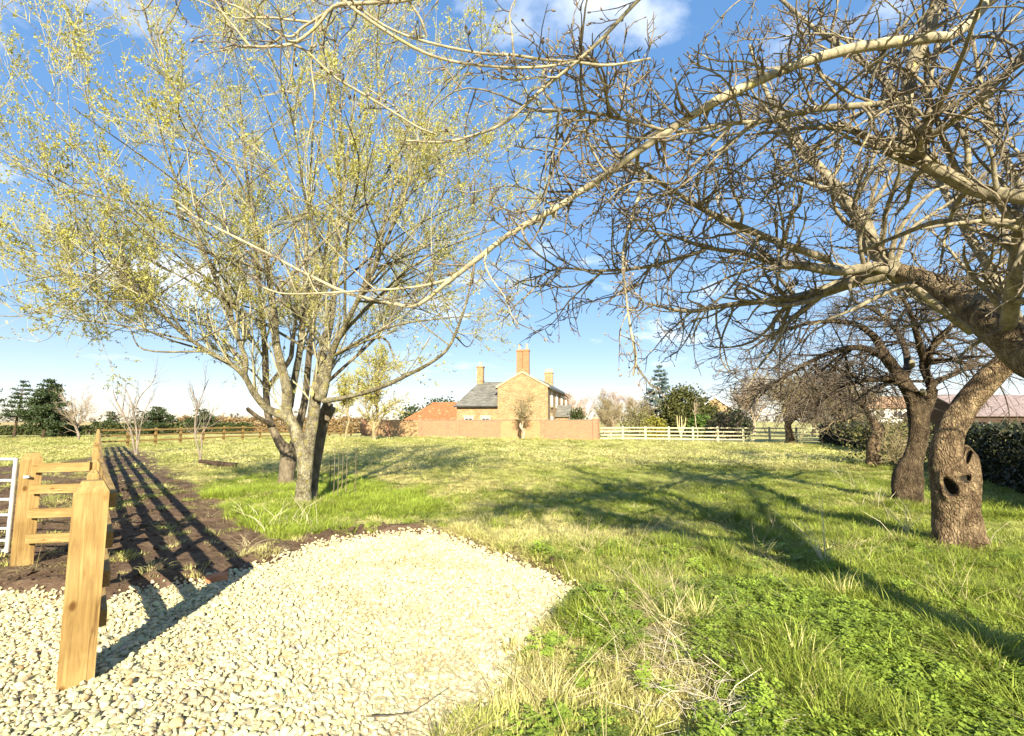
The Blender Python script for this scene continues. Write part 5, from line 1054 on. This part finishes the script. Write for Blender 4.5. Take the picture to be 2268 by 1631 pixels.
fill_shifted(np.random.default_rng(78), apB, LB[2:], n1=90, n2=800, n3_=2000, L1=(.6, 1.8), L2=(.2, .7), L3=(.06, .22), twr=.0055, m_l=M['bark_limb'], m_t=M['twig_apple'], dmin=3, zmin=2.1)

# second apple tree
DC = 10.0; apC = empty('forked_apple_tree', tuple(gnd(2013, 1115)), 0, 'dark forked apple tree with swollen base just behind the hollow trunk', 'tree')
LC = [limb([(2012, 1122, DC, 62), (2008, 1085, DC, 66), (2012, 1050, DC, 66), (2024, 1015, DC, 46), (2032, 980, DC, 42), (2036, 940, DC, 48), (2032, 900, DC, 52), (2012, 862, DC, 38), (1990, 830, DC, 33), (1968, 800, DC, 30), (1950, 780, DC, 24)], 56),
      limb([(2040, 920, DC, 44), (2058, 885, DC, 32), (2064, 858, DC, 28), (2052, 830, DC, 24), (2046, 800, DC, 22), (2075, 760, DC - .2, 18), (2110, 720, DC - .3, 12)], 24),
      limb([(1975, 805, DC, 26), (1940, 780, DC - .3, 20), (1890, 770, DC - .8, 16), (1830, 785, DC - 1.2, 12), (1770, 815, DC - 1.6, 8), (1700, 860, DC - 1.9, 4)], 24),
      limb([(1960, 785, DC, 22), (1930, 740, DC, 18), (1880, 715, DC + .2, 14), (1800, 715, DC + .4, 10), (1720, 740, DC + .5, 7), (1650, 780, DC + .6, 3)], 24),
      limb([(1990, 835, DC, 20), (1945, 840, DC - .6, 14), (1890, 848, DC - 1.0, 11), (1830, 880, DC - 1.3, 7), (1780, 920, DC - 1.5, 3)], 24),
      limb([(2000, 850, DC, 22), (2010, 800, DC + .8, 18), (1990, 740, DC + 1.4, 14), (1940, 690, DC + 2.0, 10), (1870, 660, DC + 2.4, 5)], 24),
      limb([(2064, 850, DC, 20), (2110, 830, DC + .4, 15), (2170, 810, DC + .7, 11), (2240, 830, DC + .9, 6)], 24),
      limb([(2046, 800, DC, 18), (2030, 740, DC - .4, 15), (2010, 680, DC - .6, 11), (1970, 620, DC - .8, 7)], 24),
      limb([(1945, 842, DC - .2, 9), (1985, 848, DC - .3, 12), (2010, 858, DC - .3, 13)][::-1], 24)]
sC = shift(apC, LC); trunk_mesh(*sC[0], 34, .13, 4.2, .2).build('trunk', M['bark_apple'], apC, smooth=True)  # shade on this tree is put into its darker trunk and limb bark
for C, R in sC[1:]: trunk_mesh(C, R, 10, .10, 4, 0).build('limb', M['bark_apple'], apC, smooth=True)
for px, py, s in ((2044, 868, .07), (2020, 805, .09)):
    o = trunk_mesh(*limb([(px, py + 6, DC - .05, 15), (px, py, DC - .2, 16), (px - 1, py - 3, DC - .28, 13)], 8), 10, .08, 6, 0).build('pruned_stub', M['bark_limb'], apC, smooth=True); o.location = -Vector(apC.location)
fill_shifted(np.random.default_rng(79), apC, LC[1:], n1=120, n2=1150, n3_=2400, L1=(.7, 2.2), L2=(.3, 1.0), L3=(.12, .4), twr=.0045, m_l=M['bark_apple'], m_t=M['twig_dark'], dmin=4, zmin=1.2, up=(-.35, -.2, 0), wob=.55, tmin=.38)

# third, fourth
DD = 17.8; apD = empty('leaning_apple_tree', tuple(gnd(1933, 1033)), 0, 'leaning apple trunk with a pale scarred bend beyond the forked tree', 'tree')
LD = [limb([(1934, 1038, DD, 34), (1932, 1010, DD, 31), (1936, 982, DD, 31), (1945, 956, DD, 27), (1938, 938, DD, 20), (1926, 922, DD, 15), (1916, 900, DD, 11), (1918, 870, DD, 10)], 24),
      limb([(1936, 936, DD, 12), (1915, 905, DD - .3, 10), (1880, 880, DD - .6, 8), (1830, 880, DD - .8, 6), (1790, 905, DD - 1, 3)], 24),
      limb([(1918, 880, DD, 10), (1900, 840, DD + .5, 8), (1860, 820, DD + .8, 6), (1810, 830, DD + 1, 3)], 24),
      limb([(1920, 890, DD, 9), (1950, 860, DD, 8), (1970, 850, DD + .2, 6), (1990, 880, DD + .3, 3)], 24)]
sD = shift(apD, LD); trunk_mesh(*sD[0], 16, .12, 3.5, .1).build('trunk', M['bark_trunk'], apD, smooth=True)
for C, R in sD[1:]: trunk_mesh(C, R, 8, .10, 4, 0).build('limb', M['bark_apple'], apD, smooth=True)
fill_shifted(np.random.default_rng(80), apD, LD[1:], n1=50, n2=520, n3_=1300, L1=(.8, 2.2), L2=(.4, 1.2), L3=(.15, .5), twr=.006, m_l=M['bark_apple'], m_t=M['twig_dark'], dmin=4, zmin=1.3, up=(-.3, -.15, .05), wob=.6, tmin=.3)
p = gnd(1737, 983); apE = stem_tree('spreading_apple_tree', 'low spreading apple tree in front of the paddock fence', None, (p[0], 35.8, 0), 4.6, 3.4, 81, M['bark_trunk'], M['twig_tan'], 20, 260, 1900, .30, .10, .30, .008, droop=.14)
p = gnd(1840, 985); stem_tree('hedgerow_apple_tree', 'tangled tan apple tree above the dark hedge', None, (p[0] - .5, 33, 0), 5.2, 3.6, 82, M['bark_apple'], M['twig_tan'], 18, 240, 1500, .22, .15, .25, .008, droop=.10)
#PART4
# ------------------------------------------------------------------ saplings and small things in the field
def sap(name, label, px, py, Y, pts_list, seed, n2, n3_, L2, L3):
    r = np.random.default_rng(seed); b = gnd(px, py); t = empty(name, tuple(b), 0, label, 'tree'); ls = shift(t, [(C, R * .75) for C, R in (limb(q, 16) for q in pts_list)])
    for i, (C, R) in enumerate(ls): trunk_mesh(C, R, 8, .05, 4, .1).build('stem', M['twig_sap'], t, smooth=True)
    P, R = stack(ls); a, c = grow(r, P, R, n2, L2[0], L2[1], (.3, .8), 7, .07, .35, .55, .006, .02, .35, .3); d, e = grow(r, a, c, n3_, L3[0], L3[1], (.3, .8), 5, .09, .3, .6, .004, .01, .5, .1)
    w = MB(); w.add(*tubes(a, c, 4)); w.add(*tubes(d, e, 3)); o = w.build('twigs', M['twig_sap'], t, smooth=True); o['kind'] = 'stuff'
Ys = 24.0
sap('field_sapling', 'pale bare sapling with two stems beside the long fence shadow', 302, 1006, Ys, [
    [(301, 1009, Ys, 8), (296, 985, Ys, 8), (290, 955, Ys, 7), (276, 925, Ys, 6), (258, 890, Ys, 5), (250, 865, Ys, 3)],
    [(303, 1009, Ys, 7), (304, 980, Ys, 7), (302, 950, Ys, 6), (296, 915, Ys, 6), (290, 890, Ys, 5), (275, 855, Ys, 3)],
    [(306, 985, Ys, 4), (310, 955, Ys, 4), (318, 920, Ys, 3), (335, 880, Ys, 2)],
    [(296, 915, Ys, 5), (310, 880, Ys, 4), (335, 850, Ys, 3), (345, 830, Ys, 2)]], 5, 26, 120, (.6, 1.8), (.3, .9))
Ys = 18.6
sap('thin_sapling', 'thin bare sapling standing over the fallen beam', 441, 1030, Ys, [
    [(444, 1035, Ys, 6), (442, 1005, Ys, 6), (434, 975, Ys, 5), (432, 940, Ys, 5), (436, 910, Ys, 5), (438, 895, Ys, 4), (420, 860, Ys, 3)],
    [(443, 1030, Ys, 5), (447, 990, Ys, 4.5), (446, 965, Ys, 4), (460, 940, Ys, 3), (475, 900, Ys, 2)],
    [(438, 900, Ys, 4), (450, 870, Ys, 3), (462, 840, Ys, 2)]], 6, 18, 90, (.5, 1.3), (.25, .7))
b0, b1 = at(442, 1022, 18.2), at(524, 1030, 17.9); bm0 = empty('fallen_beam', ((b0 + b1)[0] / 2, (b0 + b1)[1] / 2, 0), 0, 'dark fallen timber beam propped on a stub behind the willow', 'beam')
c_ = np.array(bm0.location); rail_between(bm0, b0 - c_, b1 - c_, .12, .12, M['beam'], 'plank'); q = b0 * .55 + b1 * .45 - c_; MB().box((q[0], q[1], .02), (.12, .12, .22)).build('prop', M['beam'], bm0)
lb = gnd(480, 1284); o = MB(); o.box((0, 0, .03), (.20, .10, .062)); o = o.build('loose_brick', M['brick_one']); o.location = (lb[0], lb[1], g0(lb[0], lb[1]) + .01); o.rotation_euler = (.15, -.1, .5); tag(o, 'loose orange brick lying at the gravel edge', 'brick')
# dry stalks standing in the grass by the apple trees
for k, (px, py, top, lab) in enumerate([(1830, 1262, 1060, 'tallest dry seed stalk tuft in the shaded grass right of centre'), (2010, 1190, 1105, 'dry stalk tuft beside the hollow apple trunk')]):
    b = gnd(px, py); t = empty('dry_stalk', tuple(b), 0, lab, 'plant'); r = np.random.default_rng(90 + k); h = (py - top) / F * b[1]
    for j in range(16):
        hh = h * (1.0 if j < 2 else r.uniform(.12, .6)); a = r.random() * 6.28; l_ = hh * (.04 if j < 2 else r.uniform(.3, .9)); e = np.array([math.cos(a) * l_, math.sin(a) * l_, hh])
        MB().tube([(0, 0, -.03), e * np.array([.3, .3, .55]), e], [.0045, .0035, .002], 4).build('stalk', bpy.data.materials.get('dry stalk') or mat('dry stalk', (.50, .42, .26), (.68, .60, .42), 8, .9), t, smooth=True)
stk = MB(); r = np.random.default_rng(14)
for px, py in [(2060, 1200), (1990, 1160), (1930, 1120), (1900, 1080), (1780, 1030), (1690, 1020), (1850, 1050), (2190, 1215), (560, 1150), (600, 1180), (690, 1170), (640, 1165), (1320, 1330), (1360, 1300), (1450, 1420), (1520, 1470), (1580, 1520), (1400, 1480)]:
    b = gnd(px, py)
    for j in range(9):
        hh = r.uniform(.15, .55) * (1 if py < 1250 else .5); a = r.random() * 6.28; l_ = hh * r.uniform(.3, 1.4); s = b + np.array([r.normal(0, .15), r.normal(0, .15), -.02]); e = s + np.array([math.cos(a) * l_, math.sin(a) * l_, hh * .9])
        stk.add(*tubes(np.array([s, s * .6 + e * .4 + np.array([0, 0, hh * .18]), e])[None], np.array([[.0035, .003, .0015]]), 3))
o = stk.build('dry_stems', bpy.data.materials['dry stalk'], smooth=True); tag(o, 'scattered dry grass stems bending over the field', 'grass', kind='stuff')
C = np.array([gnd(811, 1607), gnd(860, 1606), gnd(910, 1600), gnd(950, 1572), gnd(992, 1542)]) + np.array([0, 0, .045]); o = MB().tube(C, [.004, .004, .0035, .003, .002], 6).build('fallen_twig', M['bark_dark'], smooth=True); tag(o, 'thin dead twig lying on the gravel at the bottom edge', 'twig')
# bramble of pale stems at lower right
stk = MB()
for j in range(150):
    c = gnd(*[(1530, 1440), (1600, 1600), (1480, 1400), (1570, 1570)][j % 4]); a = r.normal(.9, .5) if j % 4 != 1 else r.normal(-.5, .35); ln = r.uniform(.15, .5); s = c + np.array([r.normal(0, .22), r.normal(0, .22), r.uniform(.02, .06)]); d = np.array([math.cos(a + 1.2), math.sin(a + 1.2), r.uniform(-.04, .06)])
    pts = np.stack([s + d * ln * q + np.array([0, 0, .05 * math.sin(q * 3)]) + np.cross(d, [0, 0, 1]) * r.normal(0, .03) for q in np.linspace(0, 1, 6)]); stk.add(*tubes(pts[None], np.linspace(.0018, .0009, 6)[None], 4))
o = stk.build('bleached_stems', mat('bleached stem', (.40, .33, .25), (.56, .49, .40), 6, .9), smooth=True); tag(o, 'bleached tangled stems lying in the right foreground', 'stems', kind='stuff')

# ------------------------------------------------------------------ background planting
p = gnd(1155, 971); stem_tree('wall_tree', 'small pale tree with budding twigs in front of the brick wall', None, (p[0], 45.5, 0), 4.3, 1.9, 201, M['twig_pale'], M['twig_tan'], 12, 130, 800, .13, .25, .28, .008, leaf=M['leaf_olive'], nleaf=700, lsize=(.06, .10))
pine('scots_pine', 'broad dark pine left of the field fence', 'pines on the left', (at(95, 970, 46)[0], 46, 0), 5.5, 2.4, 301, M['leaf_pine'], M['bark_apple'], .2, 15000, (.10, .24), 10, 8, .2, cs=.26)
pine('sparse_pine', 'thin open pine behind the broad pine', 'pines on the left', (at(30, 970, 52)[0], 52, 0), 5.9, 2.2, 302, M['leaf_pine'], M['bark_apple'], .35, 2400, (.10, .22), 9, 5, .5)
pine('brown_pine', 'brownish pine at the left edge of the picture', 'pines on the left', (at(-55, 970, 45)[0], 45, 0), 6.0, 2.3, 303, M['leaf_pine'], M['bark_apple'], .2, 6000, (.10, .24), 10, 6, .1, cs=.24)
pine('bushy_pine', 'low bushy pine standing under the broad pine', 'pines on the left', (at(135, 970, 50)[0], 50, 0), 2.4, 1.8, 304, M['leaf_pine'], M['bark_apple'], .08, 3500, (.14, .28), 8, 6, .0)
pine('small_conifer', 'small blue green conifer beyond the far fence', 'small conifers beyond the fence', (at(347, 960, 62)[0], 62, 0), 3.4, 2.8, 305, M['leaf_pine'], M['bark_apple'], .03, 5000, (.16, .30), 9, 7)
pine('small_conifer', 'smallest dark conifer right of the fence corner', 'small conifers beyond the fence', (at(243, 960, 70)[0], 70, 0), 3.0, 1.8, 306, M['leaf_pine'], M['bark_apple'], .03, 2500, (.16, .30), 7, 6)
pine('small_conifer', 'broad dark conifer behind the thin sapling', 'small conifers beyond the fence', (at(440, 960, 66)[0], 66, 0), 3.2, 3.0, 307, M['leaf_pine'], M['bark_apple'], .03, 5000, (.16, .30), 8, 7)
p = gnd(178, 985); stem_tree('pale_shrub_tree', 'low pale bare tree between the pine and the fence', None, (at(172, 975, 42)[0], 42, 0), 3.2, 3.0, 202, M['twig_sap'], M['twig_pale'], 13, 90, 420, .08, .45, .1, .007)
# pale leafing tree between willow and house
stem_tree('golden_budding_tree', 'tall pale golden budding tree left of the house', None, (at(830, 960, 44)[0], 44, 0), 8.0, 3.2, 203, M['twig_tan'], M['twig_tan'], 18, 260, 1600, .16, .45, .15, .008, leaf=M['leaf_willow'], nleaf=8000, lsize=(.08, .15))
stem_tree('thin_budding_tree', 'slim budding tree just left of the garden wall', None, (at(765, 960, 48)[0], 48, 0), 6.2, 2.2, 204, M['twig_tan'], M['twig_tan'], 14, 160, 900, .11, .45, .15, .008, leaf=M['leaf_willow'], nleaf=3500, lsize=(.08, .15))
bush('evergreen_bush', 'dark evergreen clump left of the red tiled outbuilding', None, (at(930, 940, 66)[0], 66, 0), [(0, 0, 1.8, 2.6, 1.8, 2.0), (2.4, 0, 2.4, 1.6, 1.4, 2.0), (3.8, 1, 2.2, 1.3, 1.2, 2.2)], 5200, (.18, .38), M['leaf_pine'], 401)
# hedges beyond the far fence
def hedge(name, label, a, b, h, w, n, size, leaf, seed, cat='hedge', wav=.25):
    r = np.random.default_rng(seed); a = np.array(a, float); b = np.array(b, float); d = b - a; ln = np.linalg.norm(d); d /= ln; nn = np.array([-d[1], d[0]]); t = empty(name, (a[0], a[1], 0), 0, label, cat)
    u = r.random(n) * ln; hh = h * (1 - wav + 2 * wav * fbm(u * .9 + seed, u * 0 + 3, 4)); s = r.random(n)
    z = np.where(s < .45, hh * (1 - np.abs(r.normal(0, .06, n))), hh * r.random(n)); v_ = np.where(s < .45, r.uniform(-.5, .5, n) * w, np.where(r.random(n) < .75, -1, 1) * w * (.5 - .12 * np.abs(r.normal(0, 1, n)) + .05 * (z / h - .5)))
    p = np.stack([d[0] * u + nn[0] * v_, d[1] * u + nn[1] * v_, np.maximum(z, .05)], -1) + r.normal(0, .06, (n, 3)); p[:, 2] = np.maximum(p[:, 2], .03)
    vv, f = leaf_quads(r, p, size); o = MB().add(vv, f, tint=np.repeat(r.random(n), 4)).build('foliage', leaf, t); o['kind'] = 'stuff'
    core = MB(); m_ = np.array([d[0] * ln / 2, d[1] * ln / 2]); core.box((m_[0], m_[1], h * .34), (ln, w * .55, h * .62), rz=math.atan2(d[1], d[0])); core.build('branches', M['bark_dark'], t); return t
ax = lambda px, Y: at(px, 940, Y)[0]
hedge('brown_hedge', 'long brown winter hedge beyond the far fence', (ax(400, 70), 70), (ax(800, 72), 72), 1.9, 2.2, 8500, (.16, .38), M['leaf_brown'], 501)
hedge('green_hedge', 'dark green hedge low behind the far fence', (ax(210, 60), 60), (ax(560, 66), 66), 1.25, 1.5, 7000, (.14, .30), M['leaf_hedge'], 502)
hedge('field_hedge', 'low dark hedge behind the pines at far left', (ax(-60, 58), 58), (ax(205, 60), 60), .9, 1.2, 4200, (.14, .30), M['leaf_hedge'], 503)
# garden behind the paddock fence
for i, (px, Y, h, s, m_, lab) in enumerate([
        (1290, 62, 4.6, 2.4, 'twig_pink', 'pinkish bare garden tree nearest the house'), (1335, 58, 4.4, 2.3, 'twig_tan', 'tan bare garden shrub left of the rounded one'),
        (1378, 60, 5.6, 2.9, 'twig_pink', 'tall rounded pinkish bare tree behind the paddock fence'), (1415, 56, 4.0, 2.0, 'twig_tan', 'low tan shrub beside the golden bush'),
        (1352, 52, 3.0, 1.8, 'twig_tan', 'low tan shrub close behind the paddock fence')]):
    stem_tree('garden_tree', lab, 'bare garden trees', (ax(px, Y), Y, 0), h, s, 600 + i, M['twig_pale'], M[m_], 16, 240, 1700, .12, .40, .08, .012, stems=3)
bush('garden_bush', 'small dark bush by the corner of the house', None, (ax(1280, 58), 58, 0), [(0, 0, 1.6, .9, .8, 1.6)], 1500, (.14, .28), M['leaf_hedge'], 402)
bush('golden_bush', 'bright yellow green bush below the blue spruce', None, (ax(1445, 50), 50, 0), [(0, 0, 1.0, 1.0, .9, 1.1), (.9, .3, .9, .6, .6, .8)], 1700, (.10, .22), M['leaf_yellow'], 403)
bush('olive_bush', 'loose olive green bush left of the golden bush', None, (ax(1405, 54), 54, 0), [(0, 0, 1.5, 1.6, 1.2, 1.5)], 1600, (.10, .22), M['leaf_olive'], 404, cs=.34)
pine('blue_spruce', 'tall grey blue spruce above the rounded yew', None, (ax(1463, 58), 58, 0), 8.1, 2.4, 308, M['leaf_spruce'], M['bark_dark'], .06, 9000, (.14, .28), 15, 7, 0, .25, .1, .12)
bush('yew_bush', 'large rounded dark yew behind the paddock fence', None, (ax(1524, 52), 52, 0), [(0, 0, 2.4, 2.6, 2.2, 2.55), (-.6, 0, 3.2, 1.4, 1.3, 1.75), (1.5, -.2, 1.8, 1.3, 1.2, 1.8), (-1.6, -.3, 1.6, 1.2, 1.1, 1.6)], 12000, (.13, .30), M['leaf_yew'], 405, clumps=110, cs=.17, shell=.75)
bush('laurel_bush', 'glossy green laurel at the right foot of the yew', None, (ax(1553, 48), 48, 0), [(0, 0, 1.1, 1.0, .9, 1.1)], 2000, (.12, .26), M['leaf_laurel'], 406)
bush('ivy_bush', 'dark ivy covered bush right of the yew', None, (ax(1618, 46), 46, 0), [(0, 0, 1.25, 1.5, 1.1, 1.35), (.9, .2, 1.0, 1.0, .9, 1.1)], 4800, (.12, .26), M['leaf_ivy'], 407, clumps=80, cs=.2, shell=.7)
bush('copper_bush', 'small copper leaved shrub between yew and ivy', None, (ax(1580, 54), 54, 0), [(0, 0, 2.0, .9, .8, 1.5)], 900, (.12, .24), M['leaf_brown'], 408)
# pollarded stump with pale shoots, slim young tree
p = np.array([ax(1507, 43.5), 43.5]); t = empty('pollard', (p[0], p[1], 0), 0, 'pale pollarded trunk with stubby arms behind the paddock fence', 'tree'); r = np.random.default_rng(15)
for k in range(7):
    a = r.uniform(-.9, .9); C, R = limb3([[0, 0, -.1, .08], [.1 * a, 0, .5, .07], [.85 * a, r.normal(0, .1), 1.2, .045], [1.15 * a, r.normal(0, .15), 1.9 + r.uniform(-.3, .2), .03]], 8); MB().tube(C, R, 8).build('arm', bpy.data.materials.get('pollard bark') or mat('pollard bark', (.32, .27, .13), (.46, .40, .22), 5, .9), t, smooth=True)
stem_tree('young_tree', 'slim white stemmed young tree in front of the yew', None, (ax(1541, 42.5), 42.5, 0), 4.4, .9, 610, M['twig_pale'], M['twig_pale'], 6, 30, 120, .05, .6, .4, .008)
stem_tree('tall_bare_tree', 'tall pale bare tree above the distant gable', None, (ax(1668, 64), 64, 0), 7.6, 4.0, 611, M['twig_pale'], M['twig_pale'], 22, 330, 2600, .2, .35, .25, .011)
stem_tree('back_bare_tree', 'wide tan bare tree behind the white house', None, (ax(1800, 60), 60, 0), 7.0, 4.0, 612, M['twig_tan'], M['twig_tan'], 20, 300, 2200, .2, .3, .2, .012)
stem_tree('back_bare_tree', 'bare tan tree rising behind the leaning apple trunk', None, (ax(1890, 52), 52, 0), 5.4, 3.2, 613, M['twig_tan'], M['twig_tan'], 18, 260, 1900, .16, .3, .2, .011)
bush('hedge_shrub', 'dark shrub above the hedge left of the leaning trunk', None, (ax(1870, 44), 44, 0), [(0, 0, 1.7, 1.6, 1.2, 1.3)], 2200, (.12, .26), M['leaf_ivy'], 409)
# dark hedge along the right boundary
hedge('dark_hedge', 'clipped dark hedge from the paddock fence towards the apple trees', (23.6, 37.6), (17.5, 22.5), 1.35, 1.7, 9000, (.09, .20), M['leaf_ivy'], 504, wav=.1)
hedge('boundary_hedge', 'thick dark clipped hedge behind the hollow apple trunk', (15.2, 17.0), (9.6, 7.2), 1.42, 1.5, 17000, (.05, .12), M['leaf_ivy'], 505, wav=.07)
bush('bramble_bush', 'dry olive bramble between the forked and leaning apple trees', None, (at(1990, 990, 18)[0] - .2, 18.5, 0), [(0, 0, .8, 1.3, 1.0, .95), (.8, -1, .6, .9, .8, .8)], 3200, (.05, .12), M['leaf_olive'], 410)
stem_tree('dry_bramble', 'tangle of tan dry stems beside the leaning apple trunk', None, (at(1985, 1000, 17)[0], 17, 0), 1.5, .9, 614, M['twig_tan'], M['twig_tan'], 20, 160, 500, .02, .2, .02, .004, stems=4, cat='bush')
# far treeline on the horizon
r = np.random.default_rng(16); fw = MB()
for x_ in np.arange(-900, 900, 9):
    d_ = 620 + r.uniform(-60, 60); h_ = r.uniform(5, 11) * (1 if r.random() < .8 else 1.5); n_ = 14
    foliage(r, fw, (x_, d_, h_ * .45), (7, 4, h_ * .6), n_, (3, 6), 8, .35)
o = fw.build('distant_woodland', mat('distant wood', (.13, .12, .10), (.22, .20, .16), .1, 1.0, tint=True)); tag(o, 'thin line of distant woodland on the horizon', 'woodland', kind='stuff')
